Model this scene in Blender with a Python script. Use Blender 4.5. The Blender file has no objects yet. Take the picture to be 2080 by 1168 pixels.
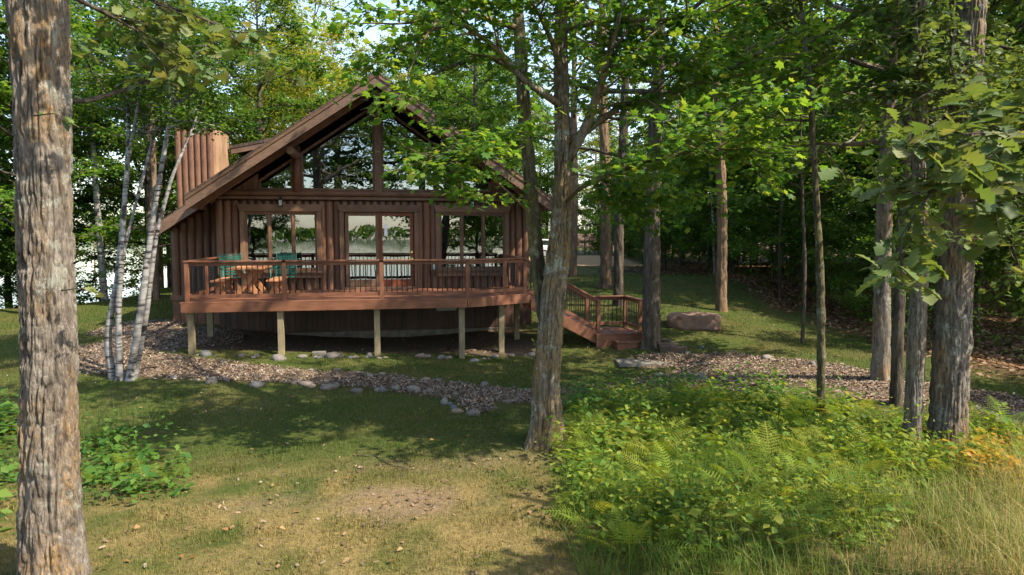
import bpy, bmesh, math, random
import numpy as np
from mathutils import Vector, Matrix
R = math.radians
rng = np.random.default_rng(7); random.seed(7)
S = bpy.context.scene; COL = S.collection

# ---------------------------------------------------------------- camera, sky, sun, exposure
F_PX = 1387.0; PITCH = math.atan(106 / F_PX); YAW = R(10.5); CAM_Z = 3.0
cam = bpy.data.objects.new('camera', bpy.data.cameras.new('camera')); COL.objects.link(cam)
cam.location = (0, 0, CAM_Z); cam.rotation_euler = (R(90) - PITCH, 0, -YAW)
cam.data.sensor_width = 36; cam.data.lens = 36 * F_PX / 2080; cam.data.clip_end = 3000
S.camera = cam
SUN_AZ = math.atan2(0.84, -0.54); SUN_EL = R(49)          # azimuth clockwise from +Y
w = bpy.data.worlds.new('World'); S.world = w; w.use_nodes = True
nt = w.node_tree; sky = nt.nodes.new('ShaderNodeTexSky'); sky.sky_type = 'NISHITA'; sky.sun_disc = False
sky.sun_elevation = SUN_EL; sky.sun_rotation = SUN_AZ; sky.air_density = 1.1; sky.dust_density = 1.3; sky.ozone_density = 0.8
nt.links.new(sky.outputs[0], nt.nodes['Background'].inputs[0]); nt.nodes['Background'].inputs[1].default_value = 0.15
sun = bpy.data.objects.new('sun', bpy.data.lights.new('sun', 'SUN')); COL.objects.link(sun)
sun.data.energy = 3.7; sun.data.angle = R(0.6); sun.data.color = (1, 0.90, 0.74)
sd = Vector((math.sin(SUN_AZ) * math.cos(SUN_EL), math.cos(SUN_AZ) * math.cos(SUN_EL), math.sin(SUN_EL)))
sun.rotation_euler = sd.to_track_quat('Z', 'Y').to_euler()
S.view_settings.view_transform = 'Standard'; S.view_settings.look = 'None'; S.view_settings.gamma = 1
S.view_settings.exposure = 1.62
S.cycles.max_bounces = 6; S.cycles.transparent_max_bounces = 8; S.cycles.transmission_bounces = 4
S.cycles.diffuse_bounces = 4; S.cycles.glossy_bounces = 3

# ---------------------------------------------------------------- points of the place
_f = np.array([math.sin(YAW) * math.cos(PITCH), math.cos(YAW) * math.cos(PITCH), -math.sin(PITCH)])
_r = np.array([math.cos(YAW), -math.sin(YAW), 0]); _u = np.cross(_r, _f)
def P(u, v, d):                                            # a surveyed point: bearing u, v and distance d in metres
    return np.array([0, 0, CAM_Z]) + (_f + _r * (u - 1040) / F_PX + _u * (584 - v) / F_PX) * d

# ---------------------------------------------------------------- numpy noise
_perm = np.random.default_rng(3).random(65536)
def vnoise(x, y, z=0.0):
    x, y, z = np.broadcast_arrays(np.asarray(x, float), np.asarray(y, float), np.asarray(z, float))
    xi, yi, zi = np.floor(x).astype(int), np.floor(y).astype(int), np.floor(z).astype(int)
    fx, fy, fz = x - xi, y - yi, z - zi
    fx, fy, fz = fx*fx*(3-2*fx), fy*fy*(3-2*fy), fz*fz*(3-2*fz)
    h = lambda a, b, c: _perm[(a * 7919 + b * 104729 + c * 1299709) & 65535]
    o = 0
    for a in (0, 1):
        for b in (0, 1):
            for c in (0, 1):
                o = o + h(xi+a, yi+b, zi+c) * (fx if a else 1-fx) * (fy if b else 1-fy) * (fz if c else 1-fz)
    return o
def fbm(x, y, z=0.0, n=4):
    s = 0; a = .5
    for k in range(n):
        s = s + a * vnoise(np.asarray(x)*2**k + 17*k, np.asarray(y)*2**k + 5*k, np.asarray(z)*2**k); a *= .5
    return s / (1 - .5**n)

# ---------------------------------------------------------------- ground height
_GP = [(387,722,15.6),(570,727,15.9),(767,727,16.3),(940,733,16.6),(1105,905,10.2),(235,770,14),(330,622,23),(20,650,21),
       (1325,708,17.9),(1410,662,19.5),(1258,622,22),(1230,583,27),(1465,630,22.5),(1530,600,25),(1680,660,21),(1760,692,18.5),
       (1790,770,14),(1668,845,11.8),(1920,915,10.1),(1640,697,18.5),(2060,830,12),(2000,660,22),(1040,1168,6.5),(2080,1168,6.6),
       (160,1168,6.2),(1250,727,17.7),(700,770,14.4),(300,985,8.7),(1104,522,65),(1450,560,30),(1200,520,52)]
_GW = np.array([P(*p) for p in _GP] + [(-2,20,.12),(2,20,.12),(-5.5,20.6,.55),(-6.5,19.5,.5),(0,25,.2)])
def sstep(a, b, x): t = np.clip((x - a) / (b - a), 0, 1); return t*t*(3-2*t)
def _base(x, y):
    z = np.interp(y, [-400,-30,-9,-5,0,6,10,16.6,22,27,42,70,400], [-6,-5,-2.6,-1.5,-.7,-.25,-.13,.08,.5,.85,1.1,1.0,4])
    d = sstep(8.5, 15, -x - .0*y) * sstep(25, 33, y)
    d = np.maximum(d, sstep(14, 30, -x))
    return z * (1-d) + -3.5 * d
def _kern(a, b): return np.exp(-((a[:, None, :] - b[None]) ** 2).sum(2) / (2 * 3.6**2))
_A = _kern(_GW[:, :2], _GW[:, :2]); _c = np.linalg.solve(_A + .02*np.eye(len(_A)), _GW[:, 2] - _base(_GW[:, 0], _GW[:, 1]))
def G(x, y):
    x = np.atleast_1d(np.asarray(x, float)); y = np.atleast_1d(np.asarray(y, float)); sh = x.shape
    xy = np.stack([x.ravel(), y.ravel()], 1); o = np.empty(len(xy))
    for i in range(0, len(xy), 50000):
        o[i:i+50000] = _kern(xy[i:i+50000], _GW[:, :2]) @ _c
    return (o + _base(xy[:, 0], xy[:, 1])).reshape(sh)
def g1(x, y): return float(G(x, y)[0])
def hit(u, v):
    o = np.array([0, 0, CAM_Z]); d = P(u, v, 1) - o
    t = np.linspace(4, 90, 1500); p = o + d * t[:, None]
    k = np.argmax(p[:, 2] < G(p[:, 0], p[:, 1])); q = p[k]
    return np.array([q[0], q[1], g1(q[0], q[1])])

# ---------------------------------------------------------------- mesh helpers
def obj(name, V, Fs, mat=None, parent=None, smooth=False, col=None, bevel=0):
    me = bpy.data.meshes.new(name)
    V = np.asarray(V, np.float32)
    if isinstance(Fs, np.ndarray):
        n, k = Fs.shape
        me.vertices.add(len(V)); me.vertices.foreach_set('co', V.ravel())
        me.loops.add(n*k); me.loops.foreach_set('vertex_index', Fs.astype(np.int32).ravel())
        me.polygons.add(n); me.polygons.foreach_set('loop_start', np.arange(0, n*k, k, dtype=np.int32))
        me.polygons.foreach_set('loop_total', np.full(n, k, np.int32)); me.update(calc_edges=True)
    else:
        me.from_pydata(V.tolist(), [], [list(map(int, f)) for f in Fs]); me.update()
    if smooth: me.polygons.foreach_set('use_smooth', np.ones(len(me.polygons), bool))
    if col is not None:
        a = me.color_attributes.new('Col', 'FLOAT_COLOR', 'POINT')
        a.data.foreach_set('color', np.concatenate([col, np.ones((len(col), 1))], 1).astype(np.float32).ravel())
    if mat: me.materials.append(mat)
    o = bpy.data.objects.new(name, me); COL.objects.link(o); o.parent = parent
    if bevel:
        m = o.modifiers.new('bevel', 'BEVEL'); m.width = bevel; m.segments = 2; m.limit_method = 'ANGLE'
    return o
def tag(o, label=None, cat=None, group=None, kind=None):
    for k, v in (('label', label), ('category', cat), ('group', group), ('kind', kind)):
        if v: o[k] = v
    return o
def empty(name, loc=(0, 0, 0), label=None, cat=None, group=None):
    o = bpy.data.objects.new(name, None); COL.objects.link(o); o.location = tuple(map(float, loc)); o.empty_display_size = .2
    return tag(o, label, cat, group)
def inst(name, me, parent=None, loc=(0,0,0), mtx=None):
    o = bpy.data.objects.new(name, me); COL.objects.link(o); o.parent = parent
    if mtx is not None: o.matrix_basis = mtx
    else: o.location = tuple(map(float, loc))
    return o
def copy_tree(o, parent=None):
    c = o.copy(); COL.objects.link(c); c.parent = parent
    for ch in list(o.children): copy_tree(ch, c)
    return c
class MB:
    def __init__(s): s.V = []; s.F = []
    def add(s, V, F):
        n = len(s.V); s.V += [tuple(map(float, v)) for v in V]; s.F += [tuple(int(i)+n for i in f) for f in F]; return s
    def box(s, x0, x1, y0, y1, z0, z1):
        return s.add([(x0,y0,z0),(x1,y0,z0),(x1,y1,z0),(x0,y1,z0),(x0,y0,z1),(x1,y0,z1),(x1,y1,z1),(x0,y1,z1)],
                     [(3,2,1,0),(4,5,6,7),(0,1,5,4),(1,2,6,5),(2,3,7,6),(3,0,4,7)])
    def prism(s, poly, axis, a, b):                      # polygon in the other two axes, extruded along axis
        n = len(poly); V = []
        for t in (a, b):
            for p in poly:
                V.append((t, p[0], p[1]) if axis == 'x' else (p[0], t, p[1]) if axis == 'y' else (p[0], p[1], t))
        return s.add(V, [tuple(range(n))[::-1], tuple(range(n, 2*n))] + [(i, (i+1) % n, n+(i+1) % n, n+i) for i in range(n)])
    def bar(s, a, b, w, h=None):                         # a square bar between two points
        h = h or w; a = np.array(a, float); b = np.array(b, float); d = b - a; d /= np.linalg.norm(d)
        x = np.cross(d, (0, 0, 1)); x = np.array((1., 0, 0)) if np.linalg.norm(x) < 1e-3 else x / np.linalg.norm(x); y = np.cross(x, d)
        V = [p + x*i*w/2 + y*j*h/2 for p in (a, b) for i, j in ((-1,-1),(1,-1),(1,1),(-1,1))]
        return s.add(V, [(3,2,1,0),(4,5,6,7),(0,1,5,4),(1,2,6,5),(2,3,7,6),(3,0,4,7)])
    def tube(s, pts, rad, n=6):
        V, Fq = tube(pts, rad, n); return s.add(V, Fq)
    def build(s, name, mat, parent=None, bevel=0, smooth=False):
        return obj(name, s.V, s.F, mat, parent, smooth=smooth, bevel=bevel)
def frames(pts):
    d = np.gradient(pts, axis=0); d /= np.linalg.norm(d, axis=1, keepdims=True) + 1e-9
    ref = np.where(np.abs(d[:, :1]) > .9, np.array([[0, 1., 0]]), np.array([[1., 0, 0]]))
    b = np.cross(d, ref); b /= np.linalg.norm(b, axis=1, keepdims=True); a = np.cross(b, d)
    return a, b
def tube(pts, rad, n=6):
    pts = np.asarray(pts, float); rad = np.broadcast_to(rad, (len(pts),)); a, b = frames(pts)
    th = np.arange(n) * 2*np.pi / n
    V = pts[:, None] + (a[:, None]*np.cos(th)[None, :, None] + b[:, None]*np.sin(th)[None, :, None]) * rad[:, None, None]
    V = V.reshape(-1, 3); m = len(pts)
    i = np.arange(m-1)[:, None]*n; j = np.arange(n)[None]; k = (j+1) % n
    Fq = np.stack([i+j, i+k, i+n+k, i+n+j], 2).reshape(-1, 4).tolist()
    return V, Fq + [list(range(n))[::-1], list(range((m-1)*n, m*n))]
def smooth_path(pts, n):
    pts = np.asarray(pts, float); t = np.r_[0, np.cumsum(np.linalg.norm(np.diff(pts, axis=0), axis=1))]
    tt = np.linspace(0, t[-1], n); q = np.stack([np.interp(tt, t, pts[:, k]) for k in range(pts.shape[1])], 1)
    w_ = max(1, n // (2*len(pts)))
    if w_ > 1:
        pad = np.concatenate([q[:1]*2 - q[1:w_+1][::-1], q, q[-1:]*2 - q[-w_-1:-1][::-1]]); ker = np.hanning(2*w_+1); ker /= ker.sum()
        q = np.stack([np.convolve(pad[:, k], ker, 'valid') for k in range(q.shape[1])], 1)
    return q
def bark_tube(pts, radii, nseg, rows, depth=.02, k=9., seed=0, flare=0.0, flare_h=.6, lobes=5, knots=()):
    pr = smooth_path(np.c_[np.asarray(pts, float), radii], rows); p = pr[:, :3]; r = pr[:, 3]
    a, b = frames(p); th = np.arange(nseg)*2*np.pi/nseg
    s = np.r_[0, np.cumsum(np.linalg.norm(np.diff(p, axis=0), axis=1))]
    C, Z = np.cos(th)[None], s[:, None]; Sn = np.sin(th)[None]
    R0 = radii[0]
    wx = (vnoise(C*R0*4+seed, Sn*R0*4, Z*1.5) - .5) * .9
    n1 = np.abs(vnoise(C*R0*k+wx+seed*3.1, Sn*R0*k+wx, Z*k*.2) - .5) * 2
    n2 = np.abs(vnoise(C*R0*k*2+seed, Sn*R0*k*2+wx, Z*k*.5+9) - .5) * 2
    lump = fbm(C*R0*2.2+seed, Sn*R0*2.2, Z*1.1) - .5
    dr = -depth*1.5*np.exp(-(n1/.30)**2) - depth*.8*np.exp(-(n2/.3)**2) + lump*R0*.09
    if flare:
        lb = .55 + .45*np.cos(th*lobes + seed)[None] + .3*np.cos(th*3+1+seed)[None]
        dr = dr + flare * np.exp(-Z/flare_h) * (.45 + lb)
    for (kz, kt, ks, kh) in knots:
        dt = np.angle(np.exp(1j*(th-kt)))[None]*R0; dd = (dt**2 + (Z-kz)**2)/ks**2
        dr = dr + kh*np.exp(-dd) - kh*.7*np.exp(-dd*6)
    rr = r[:, None] + dr
    V = (p[:, None] + (a[:, None]*C[..., None] + b[:, None]*Sn[..., None]) * rr[..., None]).reshape(-1, 3)
    i = np.arange(rows-1)[:, None]*nseg; j = np.arange(nseg)[None]; kk = (j+1) % nseg
    return V, np.stack([i+j, i+kk, i+nseg+kk, i+nseg+j], 2).reshape(-1, 4)
def join(parts):
    Vs, Fs, n = [], [], 0
    for V, Fq in parts:
        V = np.asarray(V); Vs.append(V); n0 = n; n += len(V)
        Fs += [tuple(int(i)+n0 for i in f) for f in (Fq.tolist() if isinstance(Fq, np.ndarray) else Fq)]
    return np.concatenate(Vs), Fs

# ---------------------------------------------------------------- materials
def mat(name, color=(.5,.5,.5), rough=.7, spec=.3):
    m = bpy.data.materials.new(name); m.use_nodes = True; b = m.node_tree.nodes['Principled BSDF']
    b.inputs['Base Color'].default_value = (*color, 1); b.inputs['Roughness'].default_value = rough
    b.inputs['Specular IOR Level'].default_value = spec
    return m, m.node_tree, b
def N(t, ty, **kw):
    n = t.nodes.new(ty)
    for k, v in kw.items(): setattr(n, k, v)
    return n
def L(t, a, b): t.links.new(a, b)
def noise(t, vec, scale, detail=5, rough=.6, mapscale=None):
    if mapscale is not None:
        mp = N(t, 'ShaderNodeMapping'); mp.inputs['Scale'].default_value = mapscale; L(t, vec, mp.inputs[0]); vec = mp.outputs[0]
    n = N(t, 'ShaderNodeTexNoise'); n.inputs['Scale'].default_value = scale; n.inputs['Detail'].default_value = detail
    n.inputs['Roughness'].default_value = rough; L(t, vec, n.inputs['Vector']); return n.outputs['Fac']
def ramp(t, fac, stops):
    r = N(t, 'ShaderNodeValToRGB'); e = r.color_ramp.elements
    while len(e) < len(stops): e.new(.5)
    for q, (p, c) in zip(e, stops): q.position = p; q.color = (*c, 1) if len(c) == 3 else c
    L(t, fac, r.inputs[0]); return r.outputs[0]
def mix(t, fac, a, b, mode='MIX'):
    m = N(t, 'ShaderNodeMix', data_type='RGBA', blend_type=mode)
    if isinstance(fac, float): m.inputs[0].default_value = fac
    else: L(t, fac, m.inputs[0])
    for k, x in ((6, a), (7, b)):
        if isinstance(x, tuple): m.inputs[k].default_value = (*x, 1)
        else: L(t, x, m.inputs[k])
    return m.outputs[2]
def bump(t, b, h, s=.5, d=.02):
    n = N(t, 'ShaderNodeBump'); n.inputs['Strength'].default_value = s; n.inputs['Distance'].default_value = d
    L(t, h, n.inputs['Height']); L(t, n.outputs[0], b.inputs['Normal'])
def ocoord(t): return N(t, 'ShaderNodeTexCoord').outputs['Object']
def wood(name, c0, c1, axis='z', rough=.55, var=.25):
    m, t, b = mat(name, rough=rough); co = ocoord(t)
    sc = {'x': (1.2, 14, 14), 'y': (14, 1.2, 14), 'z': (14, 14, 1.2)}[axis]
    n = noise(t, co, 3, 6, .65, sc); n2 = noise(t, co, 2.2, 3)
    c = ramp(t, n, [(.3, c0), (.7, c1)])
    oi = N(t, 'ShaderNodeObjectInfo'); dark = ramp(t, oi.outputs['Random'], [(0, (1-var,)*3), (1, (1+var*.5,)*3)])
    c = mix(t, 1., c, dark, 'MULTIPLY')
    c = mix(t, 1., c, ramp(t, n2, [(.3, (.72, .7, .68)), (.65, (1.1, 1.1, 1.1))]), 'MULTIPLY')
    L(t, c, b.inputs['Base Color']); bump(t, b, n, .25, .006); return m
def bark(name, dark, light, lichen=None, moss=None, k=6., zs=.18, bands=None, amt=.5):
    m, t, b = mat(name, rough=.9, spec=.1); co = ocoord(t)
    n = noise(t, co, k, 8, .7, (1, 1, zs)); n3 = noise(t, co, k*3, 5, .7, (1, 1, .35))
    c = ramp(t, n, [(.34, dark), (.6, light)])
    c = mix(t, 1., c, ramp(t, n3, [(.3, (.55, .53, .52)), (.65, (1.2, 1.2, 1.2))]), 'MULTIPLY')
    if moss:
        f = ramp(t, noise(t, co, 1.6, 6, .7, (1, 1, .45)), [(.62-amt*.2, (0,0,0)), (.72-amt*.12, (1,1,1))])
        c = mix(t, mix(t, 1., f, ramp(t, n3, [(.4, (0,0,0)), (.6, (.75,.75,.75))]), 'MULTIPLY'), c, moss)
    if lichen:
        f = ramp(t, noise(t, co, 3.2, 8, .8), [(.55, (0,0,0)), (.61, (1,1,1))])
        c = mix(t, mix(t, 1., f, (.7,.7,.7), 'MULTIPLY'), c, lichen)
    L(t, c, b.inputs['Base Color'])
    ad = N(t, 'ShaderNodeMath', operation='ADD'); L(t, n, ad.inputs[0]); L(t, n3, ad.inputs[1])
    bump(t, b, ad.outputs[0], 1., .04); return m
def leafmat(name, cols, trans=.45, perobj=False, gain=1.9):
    m, t, b = mat(name, rough=.55, spec=.2)
    rnd = N(t, 'ShaderNodeObjectInfo').outputs['Random'] if perobj else N(t, 'ShaderNodeNewGeometry').outputs['Random Per Island']
    c = ramp(t, rnd, [(i/(len(cols)-1), q) for i, q in enumerate(cols)])
    oi = N(t, 'ShaderNodeObjectInfo').outputs['Random']
    c = mix(t, 1., c, ramp(t, oi, [(0, (.85,.9,.8)), (1, (1.15,1.08,1.1))]), 'MULTIPLY')
    L(t, c, b.inputs['Base Color'])
    tr = N(t, 'ShaderNodeBsdfTranslucent'); L(t, mix(t, 1., c, (gain*1.15, gain, gain*.5), 'MULTIPLY'), tr.inputs[0])
    ms = N(t, 'ShaderNodeMixShader'); ms.inputs[0].default_value = trans
    L(t, b.outputs[0], ms.inputs[1]); L(t, tr.outputs[0], ms.inputs[2])
    L(t, ms.outputs[0], t.nodes['Material Output'].inputs[0]); return m
def colmat(name, rough=.8, trans=0.):
    m, t, b = mat(name, rough=rough, spec=.2); a = N(t, 'ShaderNodeVertexColor', layer_name='Col')
    L(t, a.outputs[0], b.inputs['Base Color'])
    if trans:
        tr = N(t, 'ShaderNodeBsdfTranslucent'); L(t, mix(t, 1., a.outputs[0], (1.5,1.5,1.), 'MULTIPLY'), tr.inputs[0])
        ms = N(t, 'ShaderNodeMixShader'); ms.inputs[0].default_value = trans
        L(t, b.outputs[0], ms.inputs[1]); L(t, tr.outputs[0], ms.inputs[2]); L(t, ms.outputs[0], t.nodes['Material Output'].inputs[0])
    return m
M = {}
for ax in 'xyz':
    M['log_'+ax] = wood('log_stain_'+ax, (.095,.044,.025), (.20,.10,.056), ax)
    M['trim_'+ax] = wood('trim_stain_'+ax, (.11,.06,.036), (.21,.122,.07), ax)
    M['deck_'+ax] = wood('deck_stain_'+ax, (.145,.058,.032), (.225,.097,.053), ax, var=.12)
M['rake'] = wood('rake_stain', (.11,.066,.044), (.21,.13,.088), 'x')
M['soffit'] = wood('soffit_stain', (.10,.05,.034), (.18,.09,.06), 'y')
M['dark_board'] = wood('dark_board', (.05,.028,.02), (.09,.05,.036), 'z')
M['door_red'] = wood('door_red', (.16,.045,.02), (.26,.075,.032), 'z', rough=.4)
M['sunlit_board'] = wood('sunlit_board', (.25,.15,.085), (.38,.24,.14), 'z')  # chimney's right-hand boards, with the sunlight on that face put into their colour
M['treated'] = wood('treated_post', (.17,.135,.075), (.30,.25,.155), 'z', rough=.8)
M['cedar'] = wood('cedar', (.36,.15,.065), (.52,.25,.115), 'y')
M['timber'] = wood('old_timber', (.07,.05,.038), (.14,.10,.075), 'x', rough=.9)
M['black'] = mat('black_metal', (.012,.012,.013), .4, .4)[0]
M['green'] = mat('green_resin', (.012,.085,.062), .4, .4)[0]
M['white'] = mat('white_paint', (.8,.8,.8), .3, .5)[0]
M['rubber'] = mat('rubber', (.015,.015,.015), .8)[0]
M['alloy'] = mat('alloy', (.35,.35,.36), .35, .6)[0]
M['brass'] = mat('brass', (.75,.55,.2), .25)[0]; M['brass'].node_tree.nodes['Principled BSDF'].inputs['Metallic'].default_value = 1
M['lamp_glass'] = mat('lamp_glass', (.45,.47,.45), .2, .5)[0]
M['grey'] = mat('grey_box', (.34,.37,.36), .6)[0]
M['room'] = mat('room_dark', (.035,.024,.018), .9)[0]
def _shingle():
    m, t, b = mat('shingles', rough=.95, spec=.1); co = ocoord(t)
    br = N(t, 'ShaderNodeTexBrick'); br.inputs['Scale'].default_value = 3; br.inputs['Color1'].default_value = (.06,.045,.035,1); br.inputs['Color2'].default_value = (.1,.075,.06,1)
    L(t, co, br.inputs[0]); L(t, br.outputs[0], b.inputs[0]); return m
M['shingle'] = _shingle()
def _glass():
    m = bpy.data.materials.new('window_glass'); m.use_nodes = True; t = m.node_tree; t.nodes.clear()
    o = N(t, 'ShaderNodeOutputMaterial'); g = N(t, 'ShaderNodeBsdfGlossy'); g.inputs['Roughness'].default_value = .0; g.inputs[0].default_value = (.8,.86,.92,1)
    co = N(t, 'ShaderNodeTexCoord').outputs['Object']; n = noise(t, co, 1.1, 2)
    bp = N(t, 'ShaderNodeBump'); bp.inputs['Strength'].default_value = .05; bp.inputs['Distance'].default_value = .05; L(t, n, bp.inputs['Height']); L(t, bp.outputs[0], g.inputs['Normal'])
    tr = N(t, 'ShaderNodeBsdfTransparent'); tr.inputs[0].default_value = (.5,.5,.48,1)
    fr = N(t, 'ShaderNodeFresnel'); fr.inputs[0].default_value = 3.3
    ms = N(t, 'ShaderNodeMixShader'); L(t, fr.outputs[0], ms.inputs[0]); L(t, tr.outputs[0], ms.inputs[1]); L(t, g.outputs[0], ms.inputs[2]); L(t, ms.outputs[0], o.inputs[0]); return m
M['glass'] = _glass()
def _concrete():
    m, t, b = mat('concrete', rough=.95); n = noise(t, ocoord(t), 5, 8); L(t, ramp(t, n, [(.3,(.085,.075,.06)),(.7,(.2,.18,.15))]), b.inputs[0]); bump(t, b, n, .3, .01); return m
M['concrete'] = _concrete()
def _stone(name, cols, sc=4):
    m, t, b = mat(name, rough=.85, spec=.25); n = noise(t, ocoord(t), sc, 8, .7)
    oi = N(t, 'ShaderNodeObjectInfo'); c = ramp(t, oi.outputs['Random'], [(i/(len(cols)-1), q) for i, q in enumerate(cols)])
    c = mix(t, 1., c, ramp(t, n, [(.3,(.55,.55,.55)),(.7,(1.25,1.25,1.25))]), 'MULTIPLY'); L(t, c, b.inputs[0]); bump(t, b, n, .5, .02); return m
M['stone'] = _stone('fieldstone', [(.13,.11,.09),(.22,.19,.16),(.15,.145,.14),(.26,.19,.13),(.12,.13,.135),(.2,.155,.12)], 6)
M['sandstone'] = _stone('sandstone', [(.2,.125,.09),(.2,.125,.09)], 3)
M['oakbark'] = bark('oak_bark', (.07,.056,.044), (.26,.225,.185), lichen=(.33,.34,.28), moss=(.36,.19,.035), k=14, amt=.8)
M['maplebark'] = bark('maple_bark', (.055,.045,.034), (.25,.215,.165), lichen=(.40,.44,.37), moss=(.34,.2,.03), k=14, zs=.15, amt=1.1)
M['mossbark'] = bark('mossy_bark', (.045,.04,.024), (.15,.13,.075), lichen=(.26,.27,.2), moss=(.17,.14,.03), k=9, amt=.7)
M['darkbark'] = bark('wood_bark', (.035,.03,.023), (.13,.105,.08), k=8)
M['sunbark'] = bark('tan_bark', (.09,.06,.04), (.26,.18,.115), moss=(.3,.16,.05), k=8)
def _birch():
    m, t, b = mat('birch_bark', rough=.7, spec=.2); co = ocoord(t)
    n = noise(t, co, 3.2, 3, .5, (1, 1, 6)); n2 = noise(t, co, 3, 5)
    c = ramp(t, n, [(.36,(.035,.03,.026)),(.43,(.18,.172,.16)),(.65,(.30,.29,.275))])
    c = mix(t, 1., c, ramp(t, n2, [(.3,(.6,.58,.56)),(.6,(1.05,1.05,1.05))]), 'MULTIPLY')
    f = ramp(t, noise(t, co, 1.7, 3, .5, (1.5,1.5,1.5)), [(.60,(0,0,0)),(.64,(1,1,1))]); c = mix(t, f, c, (.04,.035,.03))
    L(t, c, b.inputs[0]); bump(t, b, n, .3, .01); return m
M['birch'] = _birch()
M['maple_leaf'] = leafmat('maple_leaf', [(.035,.105,.014),(.055,.135,.018),(.085,.165,.022),(.13,.19,.025)])
M['maple_leaf_obj'] = leafmat('maple_leaf_single', [(.05,.13,.018),(.07,.155,.02),(.11,.19,.025),(.16,.21,.03)], perobj=True)
M['oak_leaf'] = leafmat('oak_leaf', [(.045,.085,.022),(.07,.115,.03),(.1,.14,.04)], .35)
M['oak_leaf_obj'] = leafmat('oak_leaf_single', [(.06,.10,.028),(.085,.13,.035),(.12,.155,.05),(.14,.15,.06)], .3, perobj=True)
M['oak_leaf_bright'] = leafmat('oak_leaf_mid', [(.06,.10,.028),(.085,.13,.035),(.12,.155,.05)], .35)
M['birch_leaf'] = leafmat('birch_leaf', [(.03,.08,.015),(.05,.11,.018),(.09,.15,.02)])
M['wood_leaf'] = leafmat('wood_leaf', [(.035,.085,.014),(.055,.12,.018),(.09,.155,.022)], .45)
M['sun_leaf'] = leafmat('yellow_green_leaf', [(.08,.14,.018),(.13,.18,.022),(.2,.22,.03),(.27,.25,.03)], .5)
M['shrub_leaf'] = leafmat('shrub_leaf', [(.04,.11,.02),(.07,.15,.025),(.12,.19,.035)], .4)
M['fern'] = leafmat('fern_green', [(.09,.155,.02),(.14,.195,.025),(.16,.225,.03),(.19,.235,.035),(.22,.24,.04)], .45, perobj=True)
M['patch_leaf'] = leafmat('patch_leaf', [(.055,.125,.02),(.1,.175,.025),(.155,.215,.03),(.21,.23,.04)], .45)
M['dead'] = leafmat('dead_leaf', [(.2,.09,.03),(.3,.16,.06),(.38,.27,.13)], .2)
M['yellow_leaf'] = leafmat('turning_leaf', [(.35,.24,.03),(.42,.2,.03),(.25,.25,.04)], .4)
M['grass'] = colmat('grass_blades', .6, .35); M['chips'] = colmat('wood_chips', .9); M['litter'] = colmat('leaf_litter', .8, .15)

# ---------------------------------------------------------------- zones of the ground (what grows or lies there)
def band(pts, n=60):
    return smooth_path(np.array(pts, float), n)
PATH = [hit(u, v)[:2] for u, v in ((150,722),(260,738),(400,750),(560,762),(760,775),(930,795),(1080,808),(1250,800),(1400,780),(1560,775),(1720,790),(1900,800),(2080,835))]
PW = [.75,.85,.7,.5,.5,.6,.65,.9,1.15,1.25,1.0,.8,.9]
PATHC = np.c_[band(np.c_[np.array(PATH), PW], 90)]
def near(x, y, c):
    d = np.full(x.shape, 1e9)
    for q in c: d = np.minimum(d, np.hypot(x-q[0], y-q[1]) - q[2])
    return d
SPUR = band(np.c_[np.array([hit(u, v)[:2] for u, v in ((960,800),(975,830))]), [.45, .3]], 8)
MULCH = np.array([[*hit(330,690)[:2], 1.2], [*hit(300,660)[:2], .9], [*hit(400,680)[:2], 1.0], [-4.6,18.4,1.0],[-5.6,18.6,1.1],[-6.8,19.6,.8],[-6.6,17.3,.8]])
PATHR = band(np.c_[np.array([hit(u, v)[:2] for u, v in ((1330,735),(1480,735),(1640,750),(1760,775))]), [.6,.75,.85,.8]], 30)
WE = np.array([(13.4,60),(13.4,32),(14.0,27.8),(13.2,22.9),(13.0,18.7),(12.4,16.3),(12.4,13),(12.6,10.5),(13,6),(13,-20)])
def wood_edge(y): return np.interp(y, WE[::-1, 1], WE[::-1, 0])
def zones(x, y):
    nz = fbm(x*.9, y*.9) - .5; nf = fbm(x*3.1+7, y*3.1) - .5
    path = 1 - sstep(-.12, .12, np.minimum(np.minimum(near(x, y, PATHC), near(x, y, PATHR)), near(x, y, SPUR)) + nf*.3)
    mulch = 1 - sstep(-.15, .15, near(x, y, MULCH) + nf*.4)
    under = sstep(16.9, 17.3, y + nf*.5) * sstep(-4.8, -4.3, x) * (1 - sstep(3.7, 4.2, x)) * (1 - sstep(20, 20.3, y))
    wood_ = sstep(-.3, 1.2, x - wood_edge(y) + nz*2.5)
    wood_ = wood_ * (1 - sstep(50, 54, y) * (1 - sstep(26, 30, x))); wood_ = np.maximum(wood_, sstep(33, 36, y + nz*4) * (1 - sstep(4, 9, x)))
    drive = sstep(39, 40.5, y + .25*(x-14) + nz) * (1 - sstep(58, 60, y)) * (1 - sstep(16, 17.5, x - .15*(y-45))) * sstep(5, 7, x)
    dx, dy = x - .15, y - 8.0
    dry = 1 - sstep(8.4, 10.0, y + nz*3.2 + .1*x)
    bare = (1 - sstep(.4, 1.25, np.hypot(dx/.95, dy/.6) + nf*1.3 + nz*.8))
    b2 = 1 - sstep(.3, 1.1, np.hypot((x+1.45)/.8, (y-8.15)/.35) + nf); bare = np.maximum(bare, b2*.5)
    b3 = 1 - sstep(.3, 1.2, np.hypot((x-.9)/1.8, (y-9.25)/.45) + nf); bare = np.maximum(bare, b3*.5)
    return dict(path=path, mulch=np.maximum(mulch, 0), under=under, wood=wood_, drive=drive, dry=dry, bare=bare, nz=nz, nf=nf)

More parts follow.
